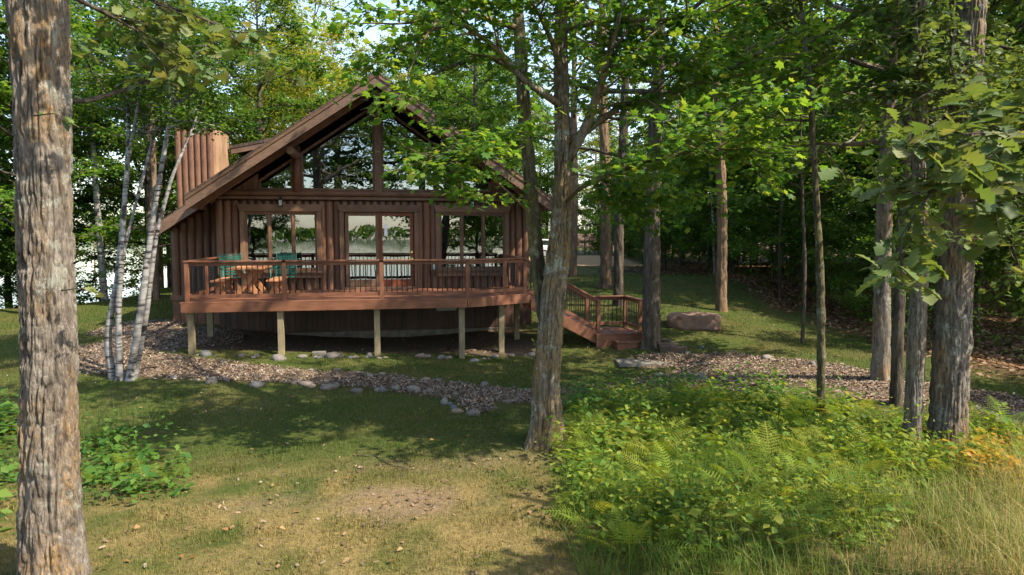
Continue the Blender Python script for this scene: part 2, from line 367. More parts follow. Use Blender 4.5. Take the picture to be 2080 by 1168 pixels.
# ---------------------------------------------------------------- ground sheet
def axis_(fine0, fine1, st, lo, hi):
    a = list(np.arange(fine0, fine1, st)); s = st; x = fine0
    while x > lo: s *= 1.25; x -= s; a.insert(0, x)
    s = st; x = a[-1]
    while x < hi: s *= 1.25; x += s; a.append(x)
    return np.array(a)
gx = axis_(-11, 15, .14, -900, 900); gy = axis_(5, 27, .14, -900, 900)
X, Y = np.meshgrid(gx, gy); Z = G(X, Y)
zn = zones(X, Y); nearm = (np.abs(X) < 20) & (Y > 0) & (Y < 35)
Z = Z + np.where(nearm, (fbm(X*2.3, Y*2.3)-.5)*.06 + (fbm(X*8, Y*8)-.5)*.02, 0)
def lerp(a, b, t): return a*(1-t[..., None]) + np.array(b)*t[..., None]
def ground_col(x, y, z=None):
    z = z or zones(x, y); nf, nz = z['nf'], z['nz']
    c = np.ones(x.shape + (3,))*np.array((.052,.068,.016))
    c = lerp(c, (.10,.085,.035), np.clip(.35 + nz*2.4 + nf, 0, 1)*.6)
    c = lerp(c, (.17,.13,.055), z['dry']*np.clip(.6 + nf*2.0 + nz, 0, 1))
    c = lerp(c, (.165,.118,.075), z['bare']*.85)
    c = lerp(c, (.085,.052,.03), z['wood']); c = lerp(c, (.3,.21,.12), z['drive'])
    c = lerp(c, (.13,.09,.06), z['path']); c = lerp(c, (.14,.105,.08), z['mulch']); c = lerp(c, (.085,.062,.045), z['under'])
    return c
n1, n2 = X.shape; idx = np.arange(n1*n2).reshape(n1, n2)
Fq = np.stack([idx[:-1, :-1], idx[:-1, 1:], idx[1:, 1:], idx[1:, :-1]], 2).reshape(-1, 4)
def _groundmat():
    m, t, b = mat('ground', rough=.95, spec=.1); a = N(t, 'ShaderNodeVertexColor', layer_name='Col'); co = ocoord(t)
    n = noise(t, co, 14, 8, .75); nn = noise(t, co, 60, 4, .7)
    c = mix(t, 1., a.outputs[0], ramp(t, n, [(.28,(.5,.5,.5)),(.7,(1.45,1.4,1.3))]), 'MULTIPLY')
    c = mix(t, 1., c, ramp(t, nn, [(.3,(.6,.6,.6)),(.7,(1.35,1.35,1.35))]), 'MULTIPLY')
    L(t, c, b.inputs[0]); bump(t, b, nn, .8, .02); return m
M['ground'] = _groundmat()
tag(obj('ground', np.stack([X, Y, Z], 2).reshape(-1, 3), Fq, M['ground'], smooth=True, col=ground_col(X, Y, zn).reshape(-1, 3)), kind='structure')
def overlay(name, X, Y, Z, mask, col, lift):
    n1, n2 = X.shape; idx = np.arange(n1*n2).reshape(n1, n2); Fq = np.stack([idx[:-1, :-1], idx[:-1, 1:], idx[1:, 1:], idx[1:, :-1]], 2).reshape(-1, 4)
    Fq = Fq[mask.ravel()[Fq].mean(1) > .5]; u_, inv = np.unique(Fq, return_inverse=True)
    V = np.stack([X, Y, Z + lift], 2).reshape(-1, 3)[u_]; return tag(obj(name, V, inv.reshape(-1, 4), M['ground'], smooth=True, col=col.reshape(-1, 3)[u_]), kind='structure')
overlay('path', X, Y, Z, np.where(nearm, np.maximum(zn['path'], zn['mulch']), 0), ground_col(X, Y, zn), .006)
DX, DY = np.meshgrid(np.arange(4, 24, .4), np.arange(37, 61, .4)); dz = zones(DX, DY)
overlay('driveway', DX, DY, G(DX, DY), dz['drive'], ground_col(DX, DY, dz), .05)
def _water():
    m, t, b = mat('lake_water', (.02,.04,.05), .05, .5); n = noise(t, ocoord(t), .6, 4); bump(t, b, n, .15, .1); return m
tag(obj('lake', [(-1400,-1400,-1.7),(1400,-1400,-1.7),(1400,1400,-1.7),(-1400,1400,-1.7)], [(0,1,2,3)], _water()), kind='structure')

# ---------------------------------------------------------------- cabin
HX = -.17; SL = .682; APEX = 7.22; WY = 20.0; ZF = 1.47
cabin = empty('log_cabin', (HX, WY, 0), 'brown log cabin with steep gable, wall of glass and log-clad chimney', 'cabin')
def cb(x): return x - HX
def roof_z(x): return APEX - SL*abs(x - HX)
# everything below is local to the cabin: x from the ridge line, y back from the front wall
body = MB()
body.prism([(-4.38,.1),(4.38,.1),(4.38,3.9),(0,6.85),(-4.38,3.9)], 'y', 10.9, 11.0).build('back_wall', M['dark_board'], cabin)
for s in (-1, 1):
    MB().box(min(s*4.4, s*4.28), max(s*4.4, s*4.28), .1, 11, .1, 4.0).build('side_wall', M['dark_board'], cabin)
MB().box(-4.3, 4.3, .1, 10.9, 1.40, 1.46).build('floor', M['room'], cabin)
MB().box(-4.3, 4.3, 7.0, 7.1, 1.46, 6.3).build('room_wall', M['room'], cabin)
wall = empty('front_wall'); wall.parent = cabin
# sheathing between the openings
OPEN = [(-3.68, -1.66, 1.95, 3.74), (-1.02, 1.05, 1.47, 3.74), (1.68, 3.70, 1.95, 3.74)]
sh = MB(); xs = [-4.4] + [v for o in OPEN for v in o[:2]] + [4.4]
for i in range(0, len(xs), 2): sh.box(xs[i], xs[i+1], .06, .12, 1.2, 4.0)
for o in OPEN:
    sh.box(o[0], o[1], .06, .12, o[3], 4.0)
    if o[2] > 1.5: sh.box(o[0], o[1], .06, .12, 1.2, o[2])
sh.build('sheathing', M['dark_board'], wall)
def log_mesh(name, h, r=.107, seed=0):
    n = 9; zs = np.r_[0, np.linspace(.02, max(h-.14, .03), 5), h-.09, h-.045, h-.012, h]; V = []
    q = np.random.default_rng(seed); wob = q.normal(0, .003, (len(zs), 2))
    for k, z in enumerate(zs):
        dome = math.sqrt(max(0, 1 - max(0, (z-(h-.09))/.09)**2)) if z > h-.09 else 1
        for i in range(n):
            th = math.pi*i/(n-1); rr = r*(1+wob[k, 0])
            V.append((math.cos(th)*rr*(.55+.45*dome)+wob[k, 1], .03 - math.sin(th)*rr*max(dome, .12), z))
    Fq = [(k*n+i+1, k*n+i, (k+1)*n+i, (k+1)*n+i+1) for k in range(len(zs)-1) for i in range(n-1)]
    Fq.append(tuple(range((len(zs)-1)*n, len(zs)*n)))
    me = bpy.data.meshes.new(name); me.from_pydata(V, [], Fq); me.update(); me.materials.append(M['log_z'])
    me.polygons.foreach_set('use_smooth', np.ones(len(me.polygons), bool)); return me
FULL = [log_mesh('log_full', 2.52, seed=i) for i in range(4)]; LOW = [log_mesh('log_low', .42, seed=i) for i in range(2)]; TOPL = [log_mesh('log_short', .24, seed=i) for i in range(2)]
x = -4.30; k = 0
while x < 4.35:
    o = next((q for q in OPEN if q[0]-.06 < x < q[1]+.06), None)
    if o is None: inst('log', FULL[k % 4], wall, (x, 0, 1.47))
    else:
        inst('log', TOPL[k % 2], wall, (x, 0, 3.75))
        if o[2] > 1.5: inst('log', LOW[k % 2], wall, (x, 0, 1.47))
    x += .2095; k += 1
MB().box(-4.42, 4.42, -.12, .1, 3.995, 4.075).build('plate_board', M['trim_x'], wall, bevel=.006)
def hlog(name, x0, x1, y, z, r, mat_, parent):
    t = np.linspace(0, 1, 12); V, Fq = tube(np.c_[x0+(x1-x0)*t, np.full(12, y), np.full(12, z)], r*(1+np.random.default_rng(int(z*99)).normal(0, .012, 12)), 14)
    return obj(name, V, Fq, mat_, parent, smooth=True)
hlog('beam_log', -4.45, 4.45, -.02, 4.17, .095, M['log_x'], wall)
# windows and door
def trim_set(parent, x0, x1, z0, z1, sill):
    hd = MB().prism([(x0-.06, z1-.03), (x1+.06, z1-.03), (x1+.14, z1+.17), (x0-.14, z1+.17)], 'y', -.165, -.06).build('head_trim', M['trim_x'], parent, bevel=.006)
    for a, b in ((x0-.07, x0+.055), (x1-.055, x1+.07)): MB().box(a, b, -.15, .06, z0, z1-.032).build('side_trim', M['trim_z'], parent, bevel=.005)
    if sill:
        MB().box(x0-.12, x1+.12, -.20, .06, z0-.055, z0-.002).build('sill', M['trim_x'], parent, bevel=.006)
        MB().box(x0-.06, x1+.06, -.15, .06, z0-.19, z0-.057).build('apron', M['trim_x'], parent, bevel=.005)
def pane(parent, x0, x1, z0, z1, y=-.03):
    return obj('pane', [(x0,y,z0),(x1,y,z0),(x1,y,z1),(x0,y,z1)], [(0,1,2,3)], M['glass'], parent)
for (x0, x1, z0, z1) in (OPEN[0], OPEN[2]):
    wn = empty('window'); wn.parent = cabin; trim_set(wn, x0, x1, z0+.05, z1-.05, True)
    fr = MB(); a, b, c, d = x0+.056, x1-.056, z0+.05, z1-.085
    W3 = (b-a)/3
    fr.box(a, b, -.10, .05, d-.05, d); fr.box(a, b, -.10, .05, c, c+.05)
    for q in range(4):
        xq = a + q*W3; wq = .024 if 0 < q < 3 else .025
        fr.box(max(a, xq-wq), min(b, xq+wq), -.11, .05, c+.051, d-.051)
    fr.build('frame', M['trim_z'], wn, bevel=.004)
    for q in range(3):
        p0, p1 = a+q*W3+.026, a+(q+1)*W3-.026
        sh_ = MB()
        for bx in ((p0, p0+.026, c+.052, d-.052), (p1-.026, p1, c+.052, d-.052)): sh_.box(bx[0], bx[1], -.085, .02, bx[2], bx[3])
        sh_.box(p0+.027, p1-.027, -.085, .02, c+.052, c+.085); sh_.box(p0+.027, p1-.027, -.085, .02, d-.085, d-.052)
        sh_.build('sash', M['trim_z'], wn, bevel=.003); pane(wn, p0+.02, p1-.02, c+.08, d-.08, -.045)
dr = empty('patio_door'); dr.parent = cabin; x0, x1, z0, z1 = OPEN[1]; trim_set(dr, x0, x1, z0+.02, z1-.05, False)
MB().box(x0-.05, x1+.05, -.2, .06, ZF+.002, ZF+.06).build('threshold', M['trim_x'], dr, bevel=.005)
for s, (a, b, m_) in enumerate(((x0+.08, HX*0+.0, M['trim_z']), (.004, x1-.08, M['door_red']))):
    lf = MB(); c, d = ZF+.07, z1-.09; st = .095
    lf.box(a, a+st, -.09-.02*s, .0, c, d); lf.box(b-st, b, -.09-.02*s, .0, c, d)
    lf.box(a+st+.001, b-st-.001, -.088-.02*s, .0, c, c+.2); lf.box(a+st+.001, b-st-.001, -.088-.02*s, .0, d-.1, d)
    leaf_ = lf.build('door_leaf', m_, dr, bevel=.004); pane(leaf_, a+st-.01, b-st+.01, c+.19, d-.09, -.05)
    if s:
        kn = MB(); kn.tube([(b-.05,-.11,2.33),(b-.05,-.16,2.33)], [.022,.03], 10); kn.tube([(b-.05,-.10,2.52),(b-.05,-.13,2.52)], .03, 10)
        kn.bar((b-.05,-.15,2.33),(b-.13,-.15,2.33),.02); kn.build('door_handle', M['brass'], leaf_)
        MB().box(a+st+.05, a+st+.14, -.062, -.054, 2.98, 3.32).build('notice', M['white'], leaf_)
# gable: glass, posts, boards
gab = empty('gable_wall'); gab.parent = cabin
def gz(x, drop=.50): return APEX - SL*abs(x) - drop
def gpane(x0, x1, split=None):
    pts = [(x0, 4.27), (x1, 4.27), (x1, gz(x1))] + ([(split, gz(split))] if split is not None else []) + [(x0, gz(x0))]
    obj('pane', [(p[0], .03, p[1]) for p in pts], [tuple(range(len(pts)))], M['glass'], gab)
for a, b in ((-3.24,-2.33), (-2.11,-.1), (.1,2.11), (2.33,3.24)):
    gpane(a, b)
    fr = MB(); w_ = .055
    fr.box(a, b, -.03, .07, 4.262, 4.262+w_)
    fr.box(a, a+w_, -.032, .07, 4.32, gz(a)-.01); fr.box(b-w_, b, -.032, .07, 4.32, gz(b)-.01)
    fr.prism([(a, gz(a)-w_), (b, gz(b)-w_), (b, gz(b)+.02), (a, gz(a)+.02)], 'y', -.034, .07)
    fr.build('frame', M['trim_x'], gab, bevel=.003)
for xp, r_ in ((-2.22,.11), (2.22,.11)):
    V, Fq = tube([(xp,-.04,4.2),(xp,-.04,4.8),(xp,-.04,gz(xp)+.25)], r_, 14); obj('post', V, Fq, M['log_z'], gab, smooth=True)
MB().box(-.1, .1, -.1, .08, 4.22, gz(0)+.2).build('post', M['trim_z'], gab, bevel=.012)
for s in (-1, 1):
    x = 3.25
    while x < 4.4:
        a, b = s*x, s*(x+.135)
        MB().prism([(a, 4.2), (b, 4.2), (b, gz(b)+.2), (a, gz(a)+.2)], 'y', -.03 + .012*(int(x*7.4) % 2), .08).build('board', M['log_z'], gab, bevel=.004); x += .142
# rafter log ends
for xp, zz in ((-2.22, roof_z(HX-2.22)-.50), (2.22, roof_z(HX+2.22)-.50), (0, APEX-.48)):
    V, Fq = tube([(xp,-1.32,zz),(xp,-.6,zz),(xp,.2,zz)], [.105,.11,.11], 16); lg = obj('purlin_log', V, Fq, M['trim_y'], cabin, smooth=False)
# roof
RY0, RY1, EV = -1.6, 11.6, 4.73
roof = empty('roof'); roof.parent = cabin
def slab(name, s, d0, d1, y0, y1, t0, t1, m_, bev=0):
    q = MB().prism([(s*d0, APEX-SL*d0-t0), (s*d1, APEX-SL*d1-t0), (s*d1, APEX-SL*d1-t1), (s*d0, APEX-SL*d0-t1)], 'y', y0, y1); return q.build(name, m_, roof, bevel=bev)
for s in (-1, 1):
    slab('shingles', s, .0, EV+.03, RY0-.03, RY1, -.03, .02, M['shingle'])
    slab('deck_sheathing', s, .0, EV-.01, RY0+.06, RY1-.02, .022, .16, M['soffit'])
    slab('rake_board', s, .0, EV, RY0, RY0+.05, .024, .36, M['rake'], .006)
    slab('rake_trim', s, .0, EV+.01, RY0-.025, RY0-.002, .024, .11, M['trim_x'], .004)
    for k in range(9): slab('soffit_plank', s, .1+k*.51, .1+k*.51+.49, RY0+.06, .05, .165, .19, M['soffit'])
    slab('rafter', s, .06, EV-.06, -.75, -.63, .192, .36, M['log_x'], .01)
    MB().box(*sorted((s*(EV+.0), s*(EV-.06))), RY0+.06, RY1, APEX-SL*EV-.30, APEX-SL*EV-.02).build('eave_board', M['rake'], roof)
slab('wing_shingles', -1, EV+.04, 5.82, -.55, 9, -.03, .02, M['shingle'])
slab('wing_sheathing', -1, EV+.04, 5.80, -.5, 9, .022, .14, M['soffit'])
slab('wing_rake_board', -1, EV-.3, 5.82, -.6, -.553, .024, .33, M['rake'], .006)
# wing at the left
wing = empty('wing_wall'); wing.parent = cabin
x = -5.62; k = 0
while x < -4.45:
    h_ = APEX - SL*abs(x) - .14 - 1.3
    me = log_mesh('log_wing', h_, seed=k); inst('log', me, wing, (x, .6, 1.3)); x += .2095; k += 1
MB().box(-5.72, -4.42, .62, .7, .3, 3.2).build('sheathing', M['dark_board'], wing)
MB().box(-5.78, -4.44, .5, .6, 1.18, 1.32).build('skirt_trim', M['trim_x'], wing, bevel=.006)
for k in range(6): MB().box(-5.74+k*.215, -5.74+k*.215+.205, .55, .6, .2, 1.178).build('skirt_board', M['log_z'], wing, bevel=.004)
MB().box(-5.75, -5.65, .6, 9, .2, 3.1).build('side_wall', M['dark_board'], wing)
# base of the cabin under the deck
base = empty('foundation'); base.parent = cabin
MB().box(-4.45, 4.45, -.02, .3, -.4, .25).build('footing', M['concrete'], base, bevel=.01)
x = -4.4; k = 0
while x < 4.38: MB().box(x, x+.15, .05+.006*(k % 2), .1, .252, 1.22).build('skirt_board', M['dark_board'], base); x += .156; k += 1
tag(MB().box(1.62, 2.2, -.12, .04, .80, 1.06).build('utility_box', M['grey'], base, bevel=.01))
# chimney
chm = empty('chimney'); chm.parent = cabin
cx0, cx1, cy0, cy1, cz = -6.36, -5.23, 3.5, 5.9, 6.55
MB().box(cx0+.03, cx1-.03, cy0+.08, cy1, .4, cz-.05).build('core', M['dark_board'], chm)
lc = log_mesh('log_chimney', cz-.6, r=.098); 
for k in range(6): inst('log', lc, chm, (cx0+.095+k*.19, cy0+.06, .6 + .03*math.sin(k*2)))
for k in range(9):
    y = cy0+.13+k*.25; MB().box(cx1-.03, cx1+.015+.006*(k % 2), y, y+.24, 2.5, cz-.02-.02*(k % 3)).build('board', M['sunlit_board'], chm, bevel=.004)
MB().box(cx0-.06, cx1+.06, cy0-.08, cy1+.06, cz+.02, cz+.08).build('cap', M['black'], chm, bevel=.01)
# dormer behind the chimney
dm = empty('dormer'); dm.parent = cabin
MB().prism([(-5.15,6.02),(-2.4,6.62),(-2.4,6.72),(-5.15,6.12)], 'y', 5.6, 9.5).build('dormer_roof', M['shingle'], dm)
MB().prism([(-5.1,5.84),(-2.4,6.44),(-2.4,6.615),(-5.1,6.015)], 'y', 5.62, 5.68).build('dormer_rake', M['rake'], dm, bevel=.006)
MB().box(-4.7, -2.0, 6.2, 9.2, 4.0, 5.9).build('dormer_wall', M['log_z'], dm)
# lanterns
for i, xl in enumerate((-2.65, 2.67)):
    ln = empty('porch_lantern', (HX+xl, WY-.12, 3.82), 'small black wall lantern above the window beside the chimney wing' if i == 0 else 'small black wall lantern above the window on the stair side', 'lantern', None)
    MB().box(-.05,.05,-.02,.02,-.02,.16).build('back_plate', M['black'], ln, bevel=.004)
    b_ = MB(); b_.box(-.055,.055,-.15,-.03,-.02,.0); b_.box(-.065,.065,-.16,-.02,.15,.17); b_.add([(-.06,-.155,.17),(.06,-.155,.17),(.06,-.025,.17),(-.06,-.025,.17),(0,-.09,.24)], [(0,1,4),(1,2,4),(2,3,4),(3,0,4)])
    for sx in (-.05,.05):
        for sy in (-.145,-.035): b_.box(sx-.006, sx+.006, sy-.006, sy+.006, 0, .15)
    b_.build('cage', M['black'], ln); MB().box(-.04,.04,-.13,-.05,.005,.145).build('lamp_glass', M['lamp_glass'], ln)

# ---------------------------------------------------------------- deck
deck = empty('deck', (-.2, 17, 0), 'red-brown wooden deck with black balusters on posts before the log cabin', 'deck')
OX, OY = .2, -17
class DB(MB):
    def build(s, name, m_, parent=deck, bevel=0, smooth=False):
        s.V = [(v[0]+OX, v[1]+OY, v[2]) for v in s.V]; return obj(name, s.V, s.F, m_, parent, smooth=smooth, bevel=bevel)
def sub(name): e = empty(name); e.parent = deck; return e
DL, DF = -4.6, 16.6; KX, EX, EY = 1.95, 3.72, 17.5
def dright(y): return KX + (y-DF)*(EX-KX)/(EY-DF) if y < EY else EX
floor_ = sub('floor')
y = DF-.02
while y < 19.82:
    y1 = y+.138; DB().add([(DL-.02,y,ZF-.03),(dright(y)+.02,y,ZF-.03),(dright(y1)+.02,y1,ZF-.03),(DL-.02,y1,ZF-.03),(DL-.02,y,ZF),(dright(y)+.02,y,ZF),(dright(y1)+.02,y1,ZF),(DL-.02,y1,ZF)],
        [(3,2,1,0),(4,5,6,7),(0,1,5,4),(1,2,6,5),(2,3,7,6),(3,0,4,7)]).build('deck_board', M['deck_x'], floor_, bevel=.004); y += .144
def fascia(a, b):
    a = np.array(a); b = np.array(b); DB().bar((*a, ZF-.135), (*b, ZF-.135), .04, .205).build('fascia', M['deck_x'], deck, bevel=.004)
fascia((DL, DF), (KX+.01, DF)); fascia((KX+.02, DF+.005), (EX, EY)); fascia((EX, EY+.02), (EX, 19.85)); fascia((DL, DF+.03), (DL, 19.85))
for yy in (17.9, 19.2): DB().bar((DL+.06, yy, 1.31), (EX-.06, yy, 1.31), .08, .2).build('joist_beam', M['treated'], deck)
for px_, py_ in ((-4.43,16.75),(-2.45,16.75),(-.22,16.75),(1.84,16.78),(2.95,17.45),(-4.43,18.5),(3.6,18.7)):
    z = g1(px_, py_); DB().box(px_-.07, px_+.07, py_-.07, py_+.07, z-.15, 1.225).build('support_post', M['treated'], deck, bevel=.006)
BAL = bpy.data.meshes.new('baluster'); V, Fq = tube([(0,0,0),(0,0,1)], .0125, 6); BAL.from_pydata(V.tolist(), [], [list(f) for f in Fq]); BAL.materials.append(M['black'])
def railing(posts, spans, zf=lambda p: ZF, hh=.95, post_w=.095):
    rl = sub('railing')
    for p in posts:
        z = zf(p); DB().box(p[0]-post_w/2, p[0]+post_w/2, p[1]-post_w/2, p[1]+post_w/2, z+.001, z+hh-.04).build('rail_post', M['deck_z'], rl, bevel=.005)
    for a, b in spans:
        a3 = np.array([*a, zf(a)]); b3 = np.array([*b, zf(b)]); d = (b3-a3); ln = np.linalg.norm(d[:2]); e = d/ln
        DB().bar(a3-e*.05+(0,0,hh-.02), b3+e*.05+(0,0,hh-.02), .13, .036).build('hand_rail', M['deck_x'], rl, bevel=.006)
        DB().bar(a3+e*.05+(0,0,hh-.085), b3-e*.05+(0,0,hh-.085), .04, .08).build('top_rail', M['deck_x'], rl, bevel=.004)
        DB().bar(a3+e*.05+(0,0,.125), b3-e*.05+(0,0,.125), .04, .085).build('bottom_rail', M['deck_x'], rl, bevel=.004)
        n = int(ln/.118); 
        for k in range(1, n):
            q = a3 + d*k/n; o = inst('baluster', BAL, rl, (q[0]+OX, q[1]+OY, q[2]+.15)); o.scale = (1, 1, hh-.26)
ys = 16.72
CP = [(2.06,16.77), (3.0,17.25), (3.6,17.56)]
railing([(-4.48,ys),(-2.34,ys),(-.1,ys),(1.98,ys)], [((-4.48,ys),(-2.34,ys)),((-2.34,ys),(-.1,ys)),((-.1,ys),(1.98,ys))])
railing([(3.0,17.25),(3.6,17.56)], [((1.98,ys),(3.0,17.25)),((3.0,17.25),(3.6,17.56))])
railing([(-4.48,18.4),(-4.48,19.78)], [((-4.48,ys),(-4.48,18.4)),((-4.48,18.4),(-4.48,19.78))])
railing([(3.6,18.72),(3.6,19.78)], [((3.6,18.72),(3.6,19.78))])
# stairs on the right side of the deck
LX0, LX1, LY0, LY1 = 5.5, 6.85, 17.35, 18.55; gl = g1(6, 17.2); LZ = gl+.36
st = sub('stairs'); n = 7; rise = (ZF-LZ)/n; run = (LX0-EX)/(n-1)
for k in range(1, n):
    xx = EX + (k-1)*run; zz = ZF - k*rise
    DB().box(xx-.02, xx+run+.02, 17.5, 18.56, zz-.04, zz).build('tread', M['deck_y'], st, bevel=.005)
for yy in (17.46, 18.60):
    DB().prism([(EX+.02, ZF-.10), (EX+.02, ZF-.42), (LX0+.1, LZ-.30), (LX0+.1, LZ+.02)], 'y', yy-.02, yy+.02).build('stringer', M['deck_x'], st, bevel=.004)
ld = sub('landing')
y = LY0
while y < 18.72: DB().box(LX0, LX1, y, y+.138, LZ-.03, LZ).build('deck_board', M['deck_x'], ld, bevel=.004); y += .144
for q in ((LX0+.02, LX1-.02, LY0+.01, LY0+.05), (LX0+.02, LX1-.02, 18.66, 18.7), (LX1-.06, LX1-.02, LY0+.052, 18.658), (LX0+.02, LX0+.06, LY0+.052, 17.44)):
    DB().box(*q, gl-.1, LZ-.032).build('fascia', M['deck_x'], ld, bevel=.004)
DB().box(LX0+.5, LX1+.05, LY0-.3, LY0+.005, gl-.1, LZ-.20).build('step_riser', M['deck_x'], ld, bevel=.004)
DB().box(LX0+.47, LX1+.08, LY0-.34, LY0+.003, LZ-.199, LZ-.165).build('step_tread', M['deck_x'], ld, bevel=.004)
def zst(p): return ZF if p[0] < EX else (LZ if p[0] > LX0 else ZF + (LZ-ZF)*(p[0]-EX)/(LX0-EX))
railing([(LX0+.1,17.5),(4.6,17.5)], [((EX-.1,17.54),(LX0+.1,17.5))], zst, .92)
railing([(LX0+.12,18.62),(LX1-.09,18.62),(LX1-.09,LY0+.1)], [((LX0+.12,18.62),(LX1-.09,18.62)),((LX1-.09,18.62),(LX1-.09,LY0+.1)),((EX-.1,18.66),(LX0+.12,18.62))], zst, .92)

# ---------------------------------------------------------------- things on the deck
def picnic():
    t = empty('picnic_table', (-3.35, 18.15, ZF), 'cedar picnic table with crossed legs on the deck', 'table')
    top = MB()
    for k in range(5): MB().box(-.40+k*.162, -.40+k*.162+.154, -.75, .75, .70, .74).build('top_plank', M['cedar'], t, bevel=.005)
    for y in (-.5, .5):
        for s in (-1, 1):
            l = MB(); l.prism([(s*.36, 0), (s*.20, 0), (-s*.30, .698), (-s*.14, .698)], 'y', y+.03*s-.02, y+.03*s+.02); l.build('leg', M['cedar'], t, bevel=.004)
    MB().bar((0,-.46,.34),(0,.46,.34),.05,.09).build('stretcher', M['cedar'], t)
    for i, s in enumerate((-1, 1)):
        b = empty('bench', (-3.35+s*.64, 18.1, ZF), 'low cedar bench between the picnic table and the side railing' if s < 0 else 'low cedar bench between the picnic table and the patio door', 'bench')
        for k in range(2): MB().box(-.16+k*.163, -.16+k*.163+.155, -.7, .7, .40, .44).build('seat_plank', M['cedar'], b, bevel=.005)
        for y in (-.45, .45):
            for q in (-1, 1): MB().prism([(q*.2, 0), (q*.09, 0), (-q*.14, .398), (-q*.03, .398)], 'y', y+.025*q-.018, y+.025*q+.018).build('leg', M['cedar'], b, bevel=.003)
picnic()
def chair(loc, rz, label):
    t = empty('folding_chair', loc, label, 'chair', 'green deck chairs'); t.rotation_euler.z = rz
    for s in (-1, 1):
        V, Fq = tube([(s*.26,-.22,0),(s*.26,-.2,.62),(s*.26,.0,.64),(s*.26,.24,.64)], .017, 8); obj('arm_leg', V, Fq, M['green'], t, smooth=True)
        V, Fq = tube([(s*.27,.16,0),(s*.27,.2,.42),(s*.27,.3,1.02),(s*.27,.31,1.06)], .017, 8); obj('back_post', V, Fq, M['green'], t, smooth=True)
        MB().box(s*.27-.03, s*.27+.03, -.22, .24, .655, .68).build('arm_rest', M['green'], t, bevel=.006)
    for k in range(6): MB().box(-.25, .25, -.22+k*.078, -.22+k*.078+.06, .40, .42).build('seat_slat', M['green'], t, bevel=.003)
    for k in range(8): z = .47+k*.066; MB().box(-.255, .255, .2+(z-.42)*.165, .22+(z-.42)*.165, z, z+.045).build('back_slat', M['green'], t, bevel=.003)
    for k in range(7): x_ = -.2+k*.066; MB().prism([(.19+.03, .45), (.205+.03, .45), (.305, .99), (.29, .99)], 'x', x_-.012, x_+.012).build('back_lattice', M['green'], t)
    MB().bar((-.27,.302,1.02),(.27,.302,1.02),.02).build('top_bar', M['green'], t)
chair((-4.0,19.15,ZF), R(20), 'green slatted chair between the side railing and the picnic table')
chair((-2.72,19.2,ZF), R(-12), 'green slatted chair under the window behind the picnic table')
# birdhouse-like lantern on the wall and starfish
ft = empty('wall_fixture', (1.36, 19.84, 2.02), 'small grey fixture on the logs between door and window', 'fixture')
MB().box(-.05,.05,-.02,.02,0,.22).build('back_plate', M['grey'], ft, bevel=.01); MB().box(-.08,.08,-.07,.02,-.03,-.002).build('tray', M['timber'], ft)
sf = MB(); pts = []
for k in range(10): r_ = .2 if k % 2 == 0 else .07; pts.append((math.sin(k*math.pi/5)*r_, math.cos(k*math.pi/5)*r_))
sf.prism(pts, 'y', -.015, .015)
so = sf.build('wall_star', M['door_red'], None, bevel=.004); so.location = (3.92, 19.86, 2.15); so.rotation_euler = (0, R(20), 0)
tag(so, 'red five-pointed wall star at the corner of the cabin', 'wall star')

# ---------------------------------------------------------------- stones
def rock_mesh(i, n=3, sq=(1,1,.7)):
    bm = bmesh.new(); bmesh.ops.create_icosphere(bm, subdivisions=n, radius=1); V = np.array([v.co for v in bm.verts])
    d = 1 + (vnoise(V[:,0]*1.1+i*9, V[:,1]*1.1, V[:,2]*1.1)-.5)*.75 + (vnoise(V[:,0]*3+i, V[:,1]*3, V[:,2]*3)-.5)*.18
    V = V*d[:, None]*np.array(sq)
    for v, c in zip(bm.verts, V): v.co = c
    me = bpy.data.meshes.new('fieldstone'); bm.to_mesh(me); bm.free(); me.materials.append(M['stone'])
    me.polygons.foreach_set('use_smooth', np.ones(len(me.polygons), bool)); return me
ROCKS = [rock_mesh(i, 2, (1, .8+.1*(i % 3), .55+.08*(i % 4))) for i in range(7)]
def stone(p, s, label, group, name='fieldstone'):
    o = inst(name, ROCKS[int(rng.integers(7))], None, (p[0], p[1], p[2]+s*.12)); o.scale = (s*rng.uniform(.8,1.25), s*rng.uniform(.8,1.2), s*rng.uniform(.75,1.1)); o.rotation_euler = (0, 0, rng.uniform(0, 6.3))
    return tag(o, label, 'stone', group)
def stone_line(px, n, s0, s1, label, group):
    q = smooth_path(np.array([hit(*p)[:2] for p in px]), n)
    for k in range(n):
        if rng.random() < .25: continue
        p = q[k] + rng.normal(0, .11, 2); stone((p[0], p[1], g1(*p)), rng.uniform(s0*.7, s1) * (1.5 if rng.random() < .15 else 1), label, group)
stone_line([(400,722),(470,722),(570,728),(700,726),(860,727),(945,731),(1010,727),(1085,720)], 42, .055, .12, 'rounded fieldstone in the row along the foot of the deck posts', 'stones along the deck edge')
stone_line([(300,762),(360,768),(500,778),(620,782),(740,793),(860,796),(915,800)], 30, .06, .13, 'rounded fieldstone on the lawn edge of the wood chip path', 'stones along the lawn side of the path')
stone_line([(905,815),(930,834),(975,838),(1015,832),(1035,815),(1075,808)], 12, .07, .13, 'rounded fieldstone around the small mulch bay near the maple', 'stones around the mulch bay')
stone_line([(330,715),(430,735),(520,748),(640,752),(760,760),(900,775),(1040,788)], 28, .04, .09, 'flat fieldstone on the cabin edge of the wood chip path', 'stones along the cabin side of the path')
stone_line([(1400,712),(1500,718),(1600,735),(1720,748)], 12, .05, .10, 'grey fieldstone between the upper lawn and the wood chips', 'stones along the upper lawn')
stone_line([(1340,765),(1420,765),(1500,800),(1580,810),(1700,805)], 10, .05, .11, 'grey fieldstone lying in the wood chips past the stairs', 'stones in the wood chips')
